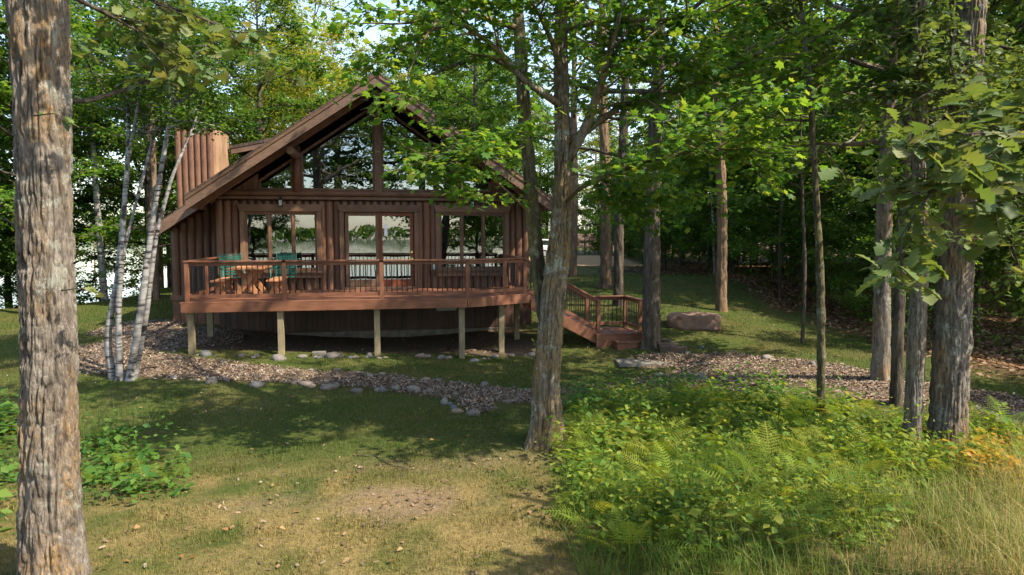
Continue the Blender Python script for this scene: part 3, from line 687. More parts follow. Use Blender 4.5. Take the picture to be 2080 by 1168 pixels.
stone_line([(1990,835),(2030,860),(2075,850)], 4, .1, .16, 'grey fieldstone by the woodland track', 'stones by the woodland track')
q = hit(648, 722); bo = MB().box(-.16,.16,-.09,.09,-.02,.09).build('paving_block', M['concrete'], None, bevel=.012); bo.location = tuple(q); tag(bo, 'square pale paving block in the stone row under the deck', 'block')
# sandstone boulder on the lawn
bm = bmesh.new(); bmesh.ops.create_cube(bm, size=1); bmesh.ops.subdivide_edges(bm, edges=bm.edges, cuts=14, use_grid_fill=True)
for v in bm.verts:
    c = v.co; rn = (abs(c.x*2)**9+abs(c.y*2)**9+abs(c.z*2)**9)**(1/9); c = c/max(rn, 1e-6)*max(abs(c.x), abs(c.y), abs(c.z))*2; x_, y_, z_ = c.x*1.5, c.y*.75, c.z*.5
    n_ = float(fbm(x_*1.6+3, y_*1.6, z_*1.6)-.5); crack = sum(math.exp(-((x_-xc-.12*z_)/.022)**2) for xc in (-.28,.2))
    f_ = 1 + n_*.6 - .06*crack; ta = 1 - .22*max(0, -x_/.72)**2
    v.co = (x_*f_, y_*f_*ta, z_*f_*ta + .1*n_)
me = bpy.data.meshes.new('boulder'); bm.to_mesh(me); bm.free(); me.materials.append(M['sandstone']); b_ = inst('boulder', me); q = hit(1412, 664)
b_.location = (q[0], q[1], q[2]+.17); b_.rotation_euler.z = R(-22); tag(b_, 'long brown sandstone block lying on the lawn', 'boulder')
# landscape timbers and steps, concrete pad
def timber(u0, v0, u1, v1, label, h=.14, w_=.16):
    a = hit(u0, v0); b = hit(u1, v1); c = (a+b)/2; o = MB().bar(a-c, b-c, w_, h).build('landscape_timber', M['timber'], None, bevel=.012); o.location = (c[0], c[1], c[2]+h*.35); return tag(o, label, 'timber')
timber(1215,553,1285,552,'dark landscape timber lying across the upper lawn'); timber(1212,585,1250,585,'short landscape timber at the foot of the tan trunk')
for k, (v, u0, u1) in enumerate(((700,1335,1362),(707,1338,1378),(714,1342,1395))): timber(u0, v, u1, v+1, ('upper','middle','lowest')[k]+' old timber step beside the stair oak', .16, .25)
a = hit(1330, 735); pd = MB().box(-.95,.95,-.35,.35,-.08,.012).build('concrete_pad', M['concrete'], None, bevel=.012); pd.location = tuple(a); pd.rotation_euler.z = R(-8); tag(pd, 'flat concrete pad on the ground below the deck stairs', 'pad')

# ---------------------------------------------------------------- parked car
cp = P(1074, 522, 64); car = empty('parked_car', (cp[0], cp[1], g1(cp[0], cp[1])), 'white sport utility car parked on the drive beyond the cabin', 'car'); car.rotation_euler.z = -YAW
prof = [(-2.3,.42),(-2.35,.75),(-2.25,1.0),(-1.3,1.1),(2.2,1.08),(2.32,.9),(2.33,.45)]
MB().prism(prof, 'y', -.92, .92).build('body', M['white'], car, bevel=.06)
MB().prism([(-1.35,1.08),(-.6,1.62),(-.3,1.7),(1.7,1.68),(2.0,1.55),(2.25,1.06)], 'y', -.8, .8).build('cabin_shell', M['white'], car, bevel=.05)
for a, b, c, d in ((-1.1,-.5,-.1,-.1),(.0,0,.85,.85),(.95,.95,1.75,2.0)):
    MB().prism([(a, 1.14), (b, 1.58), (c, 1.58), (d, 1.14)], 'y', -.815, -.79).build('side_window', M['glass'], car)
for xx in (-1.45, 1.42):
    for yy in (-.93, .78):
        w_ = empty('wheel', (xx, yy, .36)); w_.parent = car
        V, Fq = tube([(0,0,0),(0,.16,0)], .36, 20); obj('tyre', V, Fq, M['rubber'], w_); V, Fq = tube([(0,-.012,0),(0,.1,0)], .24, 20); obj('rim', V, Fq, M['alloy'], w_)
MB().box(2.30,2.345,-.85,-.6,.85,1.02).build('tail_light', M['door_red'], car)

# ---------------------------------------------------------------- leaves
def tmpl_maple():
    pts = [(90,.60),(62,.30),(36,.56),(12,.29),(-18,.42),(-70,.30),(-90,.36),(-110,.30),(198,.42),(168,.29),(144,.56),(118,.30)]
    V = [(0, .42, .02)] + [(math.cos(R(a))*r, .42+math.sin(R(a))*r, -.16*r*r - .03*(i % 2)) for i, (a, r) in enumerate(pts)]
    return np.array(V), np.array([(0, i+1, (i+1) % 12 + 1) for i in range(12)])
def tmpl_oak():
    prof = [(0,.015),(.10,.03),(.17,.17),(.25,.07),(.36,.27),(.45,.12),(.58,.37),(.68,.22),(.80,.31),(.90,.17),(1.0,.04)]
    V = []; 
    for y, w_ in prof:
        zz = -.18*(y-.4)**2; V += [(-w_, y, zz+w_*.18), (0, y, zz), (w_, y, zz+w_*.18)]
    F_ = []
    for i in range(len(prof)-1):
        a = i*3
        for q in ((a, a+1, a+4, a+3), (a+1, a+2, a+5, a+4)): F_ += [(q[0], q[1], q[2]), (q[0], q[2], q[3])]
    return np.array(V), np.array(F_)
def tmpl_simple(w_=.32): return np.array([(0,0,0),(-w_,.42,.06),(0,1,-.08),(w_,.42,.06),(0,.45,-.03)]), np.array([(0,4,1),(1,4,2),(0,3,4),(4,3,2)])
def tmpl_kite(w_=.36): return np.array([(0,0,0),(-w_,.45,.08),(0,1,-.05),(w_,.45,.08)]), np.array([(0,3,2),(0,2,1)])
MAPLE, OAK, SIMPLE, KITE = tmpl_maple(), tmpl_oak(), tmpl_simple(), tmpl_kite()
def unit(a): return a / (np.linalg.norm(a, axis=-1, keepdims=True) + 1e-9)
def basis(d, up):
    d = unit(d); x = unit(np.cross(d, up)); return x, d, np.cross(x, d)
def leaf_cloud(T, pos, d, up, size):
    V, F_ = T; x, y, z = basis(d, up)
    W = pos[:, None] + size[:, None, None]*(x[:, None]*V[None, :, :1] + y[:, None]*V[None, :, 1:2] + z[:, None]*V[None, :, 2:])
    return W.reshape(-1, 3), (F_[None] + np.arange(len(pos))[:, None, None]*len(V)).reshape(-1, 3)
def sprays(q, branches, per_m, twig, size, flat=.25, start=.3, droop=.25, leaves=6):
    """twigs along the branches, leaves along each twig"""
    Ps, Ds, Us, Ss = [], [], [], []
    for b in branches:
        b = np.asarray(b); ln = np.linalg.norm(np.diff(b, axis=0), axis=1).sum(); n = max(2, int(ln*per_m*(1-start)))
        t = start + (1-start)*q.random(n)**.8; k = t*(len(b)-1); i = np.minimum(k.astype(int), len(b)-2); f = (k-i)[:, None]
        o = b[i]*(1-f) + b[i+1]*f; tan = unit(b[i+1]-b[i])
        side = q.normal(0, 1, (n, 3)); side[:, 2] *= flat; side = unit(side); td = unit(side*.9 + tan*.55)
        tl = twig*q.uniform(.4, 1.1, n)
        for j in range(leaves):
            s = (j+.6)/leaves; p = o + td*(tl*s)[:, None] + q.normal(0, .05*twig+.01, (n, 3)); p[:, 2] -= droop*(tl*s)**2
            a = unit(np.cross(td, np.array([0, 0, 1.]))) * (1 if j % 2 else -1)
            dd = td*.6 + a*.8 + q.normal(0, .35, (n, 3)); dd[:, 2] -= .25
            uu = np.array([0, 0, 1.]) + q.normal(0, .42, (n, 3))
            Ps.append(p); Ds.append(dd); Us.append(uu); Ss.append(size*q.uniform(.6, 1.15, n))
    return np.concatenate(Ps), np.concatenate(Ds), np.concatenate(Us), np.concatenate(Ss)
def branch(q, a, d, ln, n=7, wob=.18, rise=.0):
    p = [np.array(a, float)]; d = unit(np.array(d, float))
    for k in range(n):
        d = unit(d + q.normal(0, wob, 3) + np.array([0, 0, rise])); p.append(p[-1] + d*ln/n)
    return np.array(p)
def grow(q, trunk_top_pts, base_r, n_limbs, h0, h1, reach, up=.5, subs=4, taper=.5):
    """limbs off a trunk polyline between heights h0 and h1; returns wood tubes and leaf-bearing branches"""
    wood_, bear = [], []; tp = np.asarray(trunk_top_pts)
    for i in range(n_limbs):
        h = h0 + (h1-h0)*((i+q.random()*.8)/n_limbs)**.9; k = np.interp(h, tp[:, 2], np.arange(len(tp))); j = min(int(k), len(tp)-2); o = tp[j] + (tp[j+1]-tp[j])*(k-j)
        az = i*2.4 + q.normal(0, .4); f = (h-h0)/(h1-h0+1e-6); ln = reach*(1 - .55*f)*q.uniform(.75, 1.15)*(.75+.5*math.sin(f*3))
        b = branch(q, o, (math.cos(az), math.sin(az), up*(.35+f)), ln, 7, .14, .03); r = max(.02, base_r*(1-taper*f)*.38)
        wood_.append((b, np.linspace(r, r*.25, len(b)))); bear.append(b)
        for s in range(subs):
            m = q.integers(2, 7); az2 = az + q.choice([-1, 1])*q.uniform(.4, 1.2)
            c = branch(q, b[m], (math.cos(az2), math.sin(az2), q.normal(.15, .3)), ln*q.uniform(.3, .6), 5, .2); wood_.append((c, np.linspace(r*.45, r*.12, len(c)))); bear.append(c)
    return wood_, bear
def wood_mesh(name, trunk, limbs, m_, parent, off, n=6):
    V, F_ = join([trunk] + [tube(b, r, n) for b, r in limbs]); return obj(name, V-np.asarray(off), F_, m_, parent, smooth=True)

# ---- prototypes for the trees of the wood (local to the base, 1 unit = 1 m)
def proto(seed, h, r, h0, reach, n_limbs, leafmat_, barkm, size=.19, per_m=15, T=KITE, name='broadleaf_tree', leaves=8, twig=.9, lean=.4, rough=.5):
    q = np.random.default_rng(seed); root = empty(name)
    tp = np.array([(0,0,-.3),(q.normal(0,.1*lean),q.normal(0,.1*lean),h*.3),(q.normal(0,.4*lean),q.normal(0,.4*lean),h*.65),(q.normal(0,.6*lean),q.normal(0,.6*lean),h)])
    tr = bark_tube(tp, [r, r*.85, r*.55, r*.12], 14, 40, r*.06, 8, seed, flare=r*.35, flare_h=.35)
    sp = smooth_path(tp, 30); wd, br = grow(q, sp, r, n_limbs, h0, h*.98, reach, rough)
    wood_mesh('trunk', tr, wd, barkm, root, (0,0,0), 5)
    V, F_ = leaf_cloud(T, *sprays(q, br, per_m, twig, size, leaves=leaves)); tag(obj('crown', V, F_, leafmat_, root), kind='stuff'); return root
PR = [proto(11, 15, .19, 3.2, 4.2, 24, M['wood_leaf'], M['darkbark']), proto(12, 17, .24, 4.2, 4.6, 26, M['wood_leaf'], M['darkbark']),
      proto(13, 13, .15, 2.0, 3.8, 24, M['maple_leaf'], M['darkbark'], .17), proto(14, 15, .19, 1.8, 4.2, 28, M['sun_leaf'], M['sunbark'], .17),
      proto(15, 7, .06, .7, 2.5, 20, M['maple_leaf'], M['darkbark'], .15, 14, name='sapling'), proto(16, 5, .045, .3, 2.1, 18, M['wood_leaf'], M['darkbark'], .14, 15, name='sapling'),
      proto(17, 15, .11, 2.6, 2.6, 22, M['birch_leaf'], M['birch'], .12, 14, name='birch_tree')]
for p_ in PR: p_.location = (0, -3000, 0)
def place(k, x, y, s, label, cat='tree', group=None, rz=None, used=set()):
    if k in used: o = copy_tree(PR[k])
    else: used.add(k); o = PR[k]
    o.location = (x, y, g1(x, y)-.05); o.rotation_euler.z = rng.uniform(0, 6.28) if rz is None else rz; o.scale = (s*rng.uniform(.92,1.08), s*rng.uniform(.92,1.08), s)
    return tag(o, label, cat, group)
spots = []
def scatter(x0, x1, y0, y1, step, ok, kinds, smin, smax, label, group):
    for yy in np.arange(y0, y1, step):
        for xx in np.arange(x0, x1, step):
            x_, y_ = xx + rng.uniform(-.38,.38)*step, yy + rng.uniform(-.38,.38)*step
            if not ok(x_, y_) or any((x_-a)**2+(y_-b)**2 < (step*.5)**2 for a, b in spots): continue
            spots.append((x_, y_)); kd = kinds[int(rng.integers(len(kinds)))]
            place(kd, x_, y_, rng.uniform(smin, smax)*(.62 if kd in (4, 5) and 12 < x_ < 17.5 and y_ < 22 else 1), label[kd] if isinstance(label, dict) else label, 'tree' if kd not in (4, 5) else 'sapling', group)
LR = 'tall leafy tree standing in the dark wood beside the lawn'; LS = 'leafy sapling at the edge of the dark wood beside the lawn'
scatter(13, 48, 7, 50, 4.6, lambda x, y: x > wood_edge(y)+1.6 and x < .95*y+12 and not (x < 18+.15*(y-45) and 38 < y < 60) and not (x < 20 and y < 17) and not (x < 18.5 and y < 24), [0,1,2], .85, 1.15, LR, 'trees of the dark wood')
scatter(13, 40, 9, 60, 2.9, lambda x, y: x > wood_edge(y)+.8 and x < .95*y+8 and not (y > 37 and x < 18+.15*(y-45)) and not (y > 44 and x > 27), [4,4,5], .8, 1.3, LS, 'saplings of the dark wood')
scatter(-13, 9, 35, 62, 5.2, lambda x, y: x < .19*y, [3,3,0,2], .85, 1.2, {3:'yellow-green sunlit tree standing behind the cabin',0:'tall dark green tree standing behind the cabin',2:'mid green maple standing behind the cabin'}, 'trees behind the cabin')
scatter(8, 34, 62, 84, 5.5, lambda x, y: y > 69 or x > .335*y, [3,0,2], .9, 1.2, 'leafy tree in the row beyond the drive', 'trees beyond the drive')
scatter(8, 30, 60, 72, 3.2, lambda x, y: y > 67 or x > .335*y, [4,4,5], 1.0, 1.5, 'leafy sapling in the hedge beyond the drive', 'saplings beyond the drive')
scatter(9, 32, 57.5, 70, 1.9, lambda x, y: y > 66.5 if x < .335*y else y < 61, [5], .4, .65, 'low leafy bush lining the far side of the drive', 'bushes beyond the drive')
scatter(-32, -8.2, 25.5, 36, 3.1, lambda x, y: x < -.27*y-1.2, [0,0,2,2,6,3], .75, 1.0, {0:'dark green tree on the lake bank left of the cabin',3:'yellow-green tree on the lake bank left of the cabin',2:'mid green maple on the lake bank left of the cabin',6:'slim white birch on the lake bank left of the cabin'}, 'trees on the lake bank')
scatter(-30, -9.2, 24.8, 30, 1.9, lambda x, y: x < -.3*y-2.2, [5], .4, .9, 'low bush on the lake bank left of the cabin', 'bushes on the lake bank')
scatter(-17, 11, -12, -6, 4.2, lambda x, y: not -6.8 < x < 6, [1,1,0], .7, .9, 'tall tree on the lake shore facing the cabin', 'trees on the lake shore')
for x_, y_ in ((2.9,-12.5),(-3.4,-13)): place(1, x_, y_, 1.75, 'very tall high-crowned tree on the lake shore facing the cabin door', 'tree', 'high-crowned shore trees')
# far shore
q = np.random.default_rng(5); n = 60000; th = q.uniform(0, 6.283, n); rad = 880 + q.uniform(0, 70, n); hgt = (8 + 9*vnoise(th*60, 0))*q.random(n)**.6
pos = np.stack([np.cos(th)*rad, np.sin(th)*rad, hgt-2], 1)
V, F_ = leaf_cloud(KITE, pos, q.normal(0,1,(n,3)), q.normal(0,1,(n,3)), q.uniform(3,5.5,n)); tag(obj('far_shore_wood', V, F_, M['wood_leaf']), 'wooded far shore of the lake', 'woodland', kind='stuff')

# ---------------------------------------------------------------- single trees round the cabin
def lone(u, v, r, top, m_, label, limbs=(), lean=(0, 0), furrow=None, nseg=40, rows=160, flare=.5, leafm=None, size=.13, crown=None, seed=1, group=None, name='tree', knots=(), T=MAPLE, per_m=13, twig=.7):
    b = hit(u, v); q = np.random.default_rng(seed); t = empty(name, b, label, 'tree', group)
    tp = np.array([(0,0,-.15),(lean[0]*.1,lean[1]*.1,top*.25),(lean[0]*.45,lean[1]*.45,top*.6),(lean[0],lean[1],top)]) + np.r_[np.zeros((1,3)), q.normal(0,.05,(3,3))*[1,1,0]]
    tr = bark_tube(tp, [r, r*.92, r*.72, r*.25], nseg, rows, furrow or r*.09, 20 if nseg > 90 else 12, seed, flare=r*flare, flare_h=.22, knots=knots)
    wd, br = ([], [])
    if crown:
        wd, br = grow(q, smooth_path(tp, 40), r, crown[0], crown[1], top*.97, crown[2], .45)
    wood_mesh('trunk', tr, wd, m_, t, (0,0,0), 6)
    if br:
        V, F_ = leaf_cloud(T, *sprays(q, br, per_m, twig, size, leaves=7)); tag(obj('crown', V, F_, leafm, t), kind='stuff')
    return t
lone(1322, 706, .25, 13, M['darkbark'], 'straight dark oak rising beside the stair landing', crown=(20,6.0,4.4), leafm=M['wood_leaf'], seed=21, name='oak_tree', size=.16, T=KITE, flare=.3, per_m=8)
lone(1256, 622, .17, 12, M['darkbark'], 'dark forked tree on the lawn behind the stairs', crown=(20,4.0,3.6), leafm=M['maple_leaf'], seed=22, size=.15, lean=(.5,.2), T=KITE, per_m=8)
lone(1230, 584, .24, 14, M['sunbark'], 'tan sunlit trunk on the lawn behind the forked tree', crown=(18,6.5,4), leafm=M['wood_leaf'], seed=23, size=.16, lean=(-.3,0), T=KITE, per_m=4.5)
lone(1163, 562, .22, 14, M['sunbark'], 'tan trunk rising directly behind the double-stemmed maple', crown=(18,6.5,4), leafm=M['wood_leaf'], seed=24, size=.16, T=KITE, per_m=4.5)
lone(1465, 632, .19, 14, M['sunbark'], 'slim brown trunk at the far edge of the lawn beyond the boulder', crown=(18,5.5,4), leafm=M['maple_leaf'], seed=25, size=.16, lean=(-.7,0), T=KITE, flare=.25, per_m=4.5)
lone(1668, 846, .075, 9, M['mossbark'], 'slender mossy trunk with knots behind the ferns', crown=(14,4.6,2.6), leafm=M['maple_leaf'], seed=26, lean=(-.75,.3), size=.14, nseg=24, flare=.2, knots=((1.9,0,.09,.03),(2.6,3,.09,.03),(1.2,-1,.08,.02)))
lone(1630, 697, .055, 8, M['darkbark'], 'thin dark sapling trunk at the edge of the lawn', crown=(14,3.6,2.2), leafm=M['maple_leaf'], seed=27, nseg=14, lean=(-.3,0), name='sapling', flare=.1)
lone(1788, 772, .18, 13, M['oakbark'], 'grey oak trunk standing at the edge of the wood chips', crown=(20,4.2,4), leafm=M['oak_leaf'], seed=28, name='oak_tree', size=.17, T=KITE, flare=.4)
lone(1819, 822, .11, 11, M['darkbark'], 'thin dark trunk between the grey oaks', crown=(14,5.0,3), leafm=M['oak_leaf'], seed=29, size=.16, nseg=24, T=KITE, flare=.3)
lone(1852, 912, .135, 11, M['oakbark'], 'narrower grey oak trunk beside the thick twin-ridged oak', crown=(14,7.4,2.6), leafm=M['oak_leaf'], seed=30, name='oak_tree', size=.17, nseg=120, rows=420, furrow=.012, T=KITE, lean=(-.3,.2), flare=.25)
lone(1922, 915, .262, 12, M['oakbark'], 'thick grey oak trunk with a knot above the ferns', crown=(14,7.4,2.8), leafm=M['oak_leaf'], seed=31, name='oak_tree', size=.17, nseg=180, rows=520, furrow=.016, T=KITE, lean=(.5,.2), knots=((1.75,-1.2,.14,.05),), flare=.25)
for k, (u, v, r_, ln, lab) in enumerate(((1452,560,.06,(-1.3,0),'thin white birch leaning over the edge of the dark wood'),(213,612,.13,(-.4,0),'tall white birch on the lake bank left of the cabin clump'))):
    lone(u, v, r_, 11, M['birch'], lab, crown=(12,5.5,2), leafm=M['birch_leaf'], seed=40+k, name='birch_tree', lean=ln, size=.12, nseg=16, rows=80, T=KITE, flare=.15)
lone(318, 610, .12, 13, M['sunbark'], 'reddish pine-like trunk on the lake bank beside the cabin wing', crown=(12,6,2.5), leafm=M['wood_leaf'], seed=44, size=.15, T=KITE, nseg=16, flare=.15)
lone(196, 600, .09, 12, M['sunbark'], 'slim reddish trunk beside the tall white birch on the bank', crown=(12,6,2.2), leafm=M['wood_leaf'], seed=45, size=.15, T=KITE, nseg=16, flare=.15)

# birch clump
bb = hit(240, 772); bt = empty('birch_clump', bb, 'clump of white birch stems growing from one base beside the deck', 'tree')
q = np.random.default_rng(50); br = []; D0 = 14.0
STEMS = [[(232,772,14.0),(215,690,14.0),(240,560,14),(262,300,14),(258,180,14.2),(270,-60,14.6)], [(243,765,13.9),(240,640,13.9),(248,500,13.9),(258,330,13.9),(290,170,13.7),(330,-40,13.4)],
         [(262,768,13.9),(285,640,13.8),(305,480,13.8),(335,300,13.7),(350,200,13.6),(380,-40,13.2)], [(270,770,14),(296,650,14),(318,470,14.1),(352,350,14.2),(400,240,14.4),(440,60,15)], [(248,520,13.9),(290,360,14.2),(335,190,14.4),(372,40,14.8)]]
for i, sp_ in enumerate(STEMS):
    pts = np.array([P(*s) for s in sp_]) - bb; r0 = (.085,.075,.085,.065,.045)[i]
    if i < 4: pts[0, 2] = -.1
    tr = bark_tube(pts, np.linspace(r0, r0*.3, len(pts)), 20, 140, .006, 6, i, flare=.03 if i < 4 else 0, flare_h=.15)
    sp2 = smooth_path(pts, 30); wd, b2 = grow(np.random.default_rng(60+i), sp2, r0, 12, 4.9, sp2[-1, 2]*.98, 1.6, .5, 3); br += b2
    wood_mesh('stem', tr, wd, M['birch'], bt, (0,0,0), 5)
V, F_ = leaf_cloud(SIMPLE, *sprays(q, br, 26, .45, .095, leaves=6)); tag(obj('crown', V, F_, M['birch_leaf'], bt), kind='stuff')

# ---- helpers for trees whose leaves are single parts
def leaf_proto(T, m_, name):
    out = []
    for k in range(3):
        V, F_ = T; V = V.copy(); V[:, 0] *= (.92, 1, 1.08)[k]; V[:, 2] += (V[:, 1]**2)*(-.12, 0, .08)[k]
        me = bpy.data.meshes.new(name); me.from_pydata(V.tolist(), [], F_.tolist()); me.materials.append(m_); me.polygons.foreach_set('use_smooth', np.ones(len(F_), bool)); out.append(me)
    return out
def leaf_objects(meshes, parent, off, pos, d, up, size, limit=290):
    x, y, z = basis(d, up); off = np.asarray(off)
    for i in range(min(limit, len(pos))):
        m = Matrix.Identity(4); s = float(size[i])
        for r_ in range(3): m[r_][0], m[r_][1], m[r_][2], m[r_][3] = x[i, r_]*s, y[i, r_]*s, z[i, r_]*s, pos[i, r_]-off[r_]
        inst('leaf', meshes[i % 3], parent, mtx=m)
def bough(t, base, m_, pts, r0, q, leafT, leafmesh, per_m, twig, size, n_sub=5, sub_len=.5, limit=120, start=.25, leaves=5, name='branch', flat=.3):
    """a named branch of tree t through surveyed points, its own leaves as parts"""
    pw = smooth_path(np.array(pts), 14); lims = [(pw, np.linspace(r0, r0*.2, 14))]; bear = [pw]
    for s in range(n_sub):
        m = q.integers(4, 13); d = pw[min(m+1, 13)]-pw[m-1]; d = unit(d) + q.normal(0, .6, 3)*[1, 1, .35]
        c = branch(q, pw[m], d, sub_len*q.uniform(.6, 1.2), 5, .15); lims.append((c, np.linspace(r0*.35, r0*.1, 6))); bear.append(c)
    V, F_ = join([tube(b, r, 6) for b, r in lims]); bo_ = obj(name, V-np.asarray(base), F_, m_, t, smooth=True)
    a = sprays(q, bear, per_m, twig, size, flat, start, .2, leaves); k = q.permutation(len(a[0]))[:limit]
    leaf_objects(leafmesh, bo_, base, a[0][k], a[1][k], a[2][k], a[3][k], limit); return bo_
ML = leaf_proto(MAPLE, M['maple_leaf_obj'], 'maple_leaf'); OL = leaf_proto(OAK, M['oak_leaf_obj'], 'oak_leaf')

# ---- the double-stemmed maple
b0 = hit(1112, 905); mt = empty('maple_tree', b0, 'double-stemmed maple with lichen-covered trunk in the middle of the lawn', 'tree')
q = np.random.default_rng(70)
def Pm(u, v, d): return P(u, v, d)
main = np.array([b0+[0,0,-.15], Pm(1108,800,10.2), Pm(1120,640,10.2), Pm(1138,470,10.2), Pm(1145,330,10.2), Pm(1140,160,10.3), Pm(1140,0,10.5), Pm(1140,-260,10.8), Pm(1150,-520,11)])
tr1 = bark_tube(main - b0, [.235,.212,.192,.165,.138,.118,.1,.07,.03], 160, 560, .016, 20, 7, flare=.21, flare_h=.3, lobes=5, knots=((2.9,0,.15,.05),))
sec = np.array([Pm(1112,690,10.35), Pm(1098,600,10.45), Pm(1082,430,10.5), Pm(1066,250,10.55), Pm(1056,80,10.7), Pm(1045,-120,11), Pm(1020,-360,11.3)])
tr2 = bark_tube(sec - b0, [.11,.122,.115,.11,.1,.075,.03], 56, 260, .012, 9, 9)
LIMBS = [([(1150,330,10.2),(1190,260,10.1),(1240,110,9.9),(1275,-40,9.7)], .085), ([(1140,215,10.2),(1060,160,10),(1000,90,9.7),(940,50,9.3),(860,40,8.8)], .06),
         ([(1155,290,10.2),(1260,215,10.3),(1380,185,10.3),(1500,130,10.2),(1600,70,10)], .07), ([(1140,420,10.2),(1180,380,9.8),(1300,330,9.2),(1450,305,8.8),(1570,300,8.6)], .035),
         ([(1070,300,10.5),(1010,290,10.2),(930,300,9.8),(860,330,9.5)], .04), ([(1062,150,10.6),(980,110,10.2),(880,150,9.7),(760,200,9.2)], .045),
         ([(1145,160,10.3),(1120,80,9.9),(1090,20,9.5),(1050,-40,9.2)], .05), ([(1140,60,10.4),(1240,40,10),(1360,40,9.6),(1460,20,9.3)], .05),
         ([(1060,60,10.7),(960,30,10.6),(860,-20,10.5),(760,-60,10.4)], .05), ([(1150,350,10.3),(1200,360,10.6),(1290,380,10.9),(1360,410,11)], .03),
         ([(1085,440,10.5),(1000,360,10.1),(940,345,9.8),(900,370,9.6)], .022), ([(1140,-180,10.7),(1000,-230,10.4),(800,-240,10.2),(640,-180,10)], .06), ([(1140,-300,10.8),(1250,-420,12),(1350,-450,13.5)], .05), ([(1100,-260,11),(1000,-330,12.5),(900,-330,14)], .05)]
OBJ = {3, 4, 5}            # low boughs whose leaves are single parts
wd, bear = [], []; LIM_W = []
for i, (pl, r_) in enumerate(LIMBS):
    pts = np.array([P(*p) for p in pl])
    if i in OBJ: LIM_W.append((pts, r_)); 
    pw = smooth_path(pts, 12)
    if i not in OBJ:
        wd.append((pw-b0, np.linspace(r_, r_*.25, 12)))
    if i == 5: continue
    bear.append(pw)
    for s in range(4 if i == 4 else 7 if i == 10 else 11):
        m = q.integers(3, 12); d = unit(pw[min(m+1, 11)]-pw[m-1]) + q.normal(0, .75, 3)*[1, 1, .35]; c = branch(q, pw[m], d, q.uniform(.7, 1.6), 5, .16); bear.append(c); wd.append((c-b0, np.linspace(r_*.3, .005, 6)))
wood_mesh('trunk', tr1, wd, M['maplebark'], mt, (0,0,0), 6); obj('second_stem', *tr2, M['mossbark'], mt, smooth=True)
V, F_ = leaf_cloud(MAPLE, *sprays(q, [b-b0 for b in bear], 15, .55, .14, flat=.22, start=.18, leaves=6)); tag(obj('crown', V, F_, M['maple_leaf'], mt), kind='stuff')
for pts, r_ in LIM_W: bough(mt, b0, M['mossbark'], pts, r_, q, MAPLE, ML, 16, .42, .15, 8, .8, 97, .22, 5)

# ---- the big oak at the left
lb = hit(112, 1166); lb = P(112, 1240, 6.1); lb[2] = g1(lb[0], lb[1]); lo = empty('oak_tree', lb, 'massive furrowed oak trunk with orange lichen standing before the birch clump', 'tree'); q = np.random.default_rng(80)
tp = np.array([lb+[0,0,-.2], P(100,1000,6.1), P(98,700,6.1), P(92,450,6.1), P(86,200,6.1), P(76,0,6.1), P(70,-400,6.2), P(90,-900,6.4), P(120,-1400,6.6)])
tr = bark_tube(tp-lb, [.275,.245,.225,.225,.235,.245,.21,.15,.05], 230, 800, .019, 19, 4, flare=.06, flare_h=.25, knots=((1.15,-1.2,.13,.06),(1.35,1.2,.12,.05),(3.15,1.35,.16,.06),(2.2,.9,.12,.03)))
wd, br = grow(q, smooth_path(tp-lb, 40), .28, 14, 5.2, 9.5, 4.0, .35)
wood_mesh('trunk', tr, wd, M['oakbark'], lo, (0,0,0), 6)
V, F_ = leaf_cloud(OAK, *sprays(q, br, 5, .5, .19, leaves=4)); tag(obj('crown', V, F_, M['oak_leaf'], lo), kind='stuff')
for pts in ([(110,205,6.2),(180,205,6.6),(260,180,7),(330,150,7.3),(400,150,7.5)], [(100,-60,6.2),(220,-40,6.5),(330,10,6.9),(420,40,7.2),(470,70,7.4)], [(100,-30,6.2),(200,20,6.4),(280,60,6.7),(330,95,6.9)]):
    bough(lo, lb, M['darkbark'], [P(*p) for p in pts], .03, q, OAK, OL, 30, .3, .19, 8, .6, 95, .4, 5)
for u_, v_ in ((110,235),(165,590)): bough(lo, lb, M['darkbark'], [P(u_-40,v_,5.85), P(u_,v_-5,5.8), P(u_+20,v_+5,5.75)], .008, q, OAK, OL, 40, .12, .11, 1, .1, 7, .2, 3, name='shoot')
# ---- the oak whose boughs reach in from the right
ro = P(2420, 1000, 5.6); ro[2] = g1(ro[0], ro[1]); rt = empty('oak_tree', ro, 'oak just right of the ferns with large lobed leaves on low boughs', 'tree'); q = np.random.default_rng(90)
tp = np.array([ro+[0,0,-.2], ro+[.05,0,2], ro+[0,.1,4.5], ro+[.3,.2,7.5]]); tr = bark_tube(tp-ro, [.22,.2,.16,.05], 60, 200, .02, 9, 5, flare=.08, flare_h=.25)
obj('trunk', *tr, M['oakbark'], rt, smooth=True); extra = []
for pts, lim, n_, st_ in (([(2420,330,5.5),(2250,290,5.2),(2100,270,4.9),(1960,270,4.7),(1840,300,4.6)], 105, 6, .5), ([(2100,270,4.9),(1980,330,4.7),(1890,390,4.6),(1830,480,4.55),(1830,560,4.5)], 90, 5, .1), ([(2420,180,5.5),(2250,190,5.3),(2080,230,5.1),(1960,215,5)], 60, 5, .5), ([(2300,300,5.3),(2150,340,5),(2060,400,4.8),(1990,430,4.7)], 45, 4, .3)):
    extra.append(smooth_path(np.array([P(*p) for p in pts])-ro, 10)); bough(rt, ro, M['darkbark'], [P(*p) for p in pts], .018, q, OAK, OL, 40, .2, .18, n_+4, .34, lim, st_, 5, flat=.5)
V, F_ = leaf_cloud(OAK, *sprays(q, extra, 11, .42, .18, flat=.6, start=.35, leaves=5)); tag(obj('bough_foliage', V, F_, M['oak_leaf_bright'], rt), kind='stuff')
bear = []; wd = []
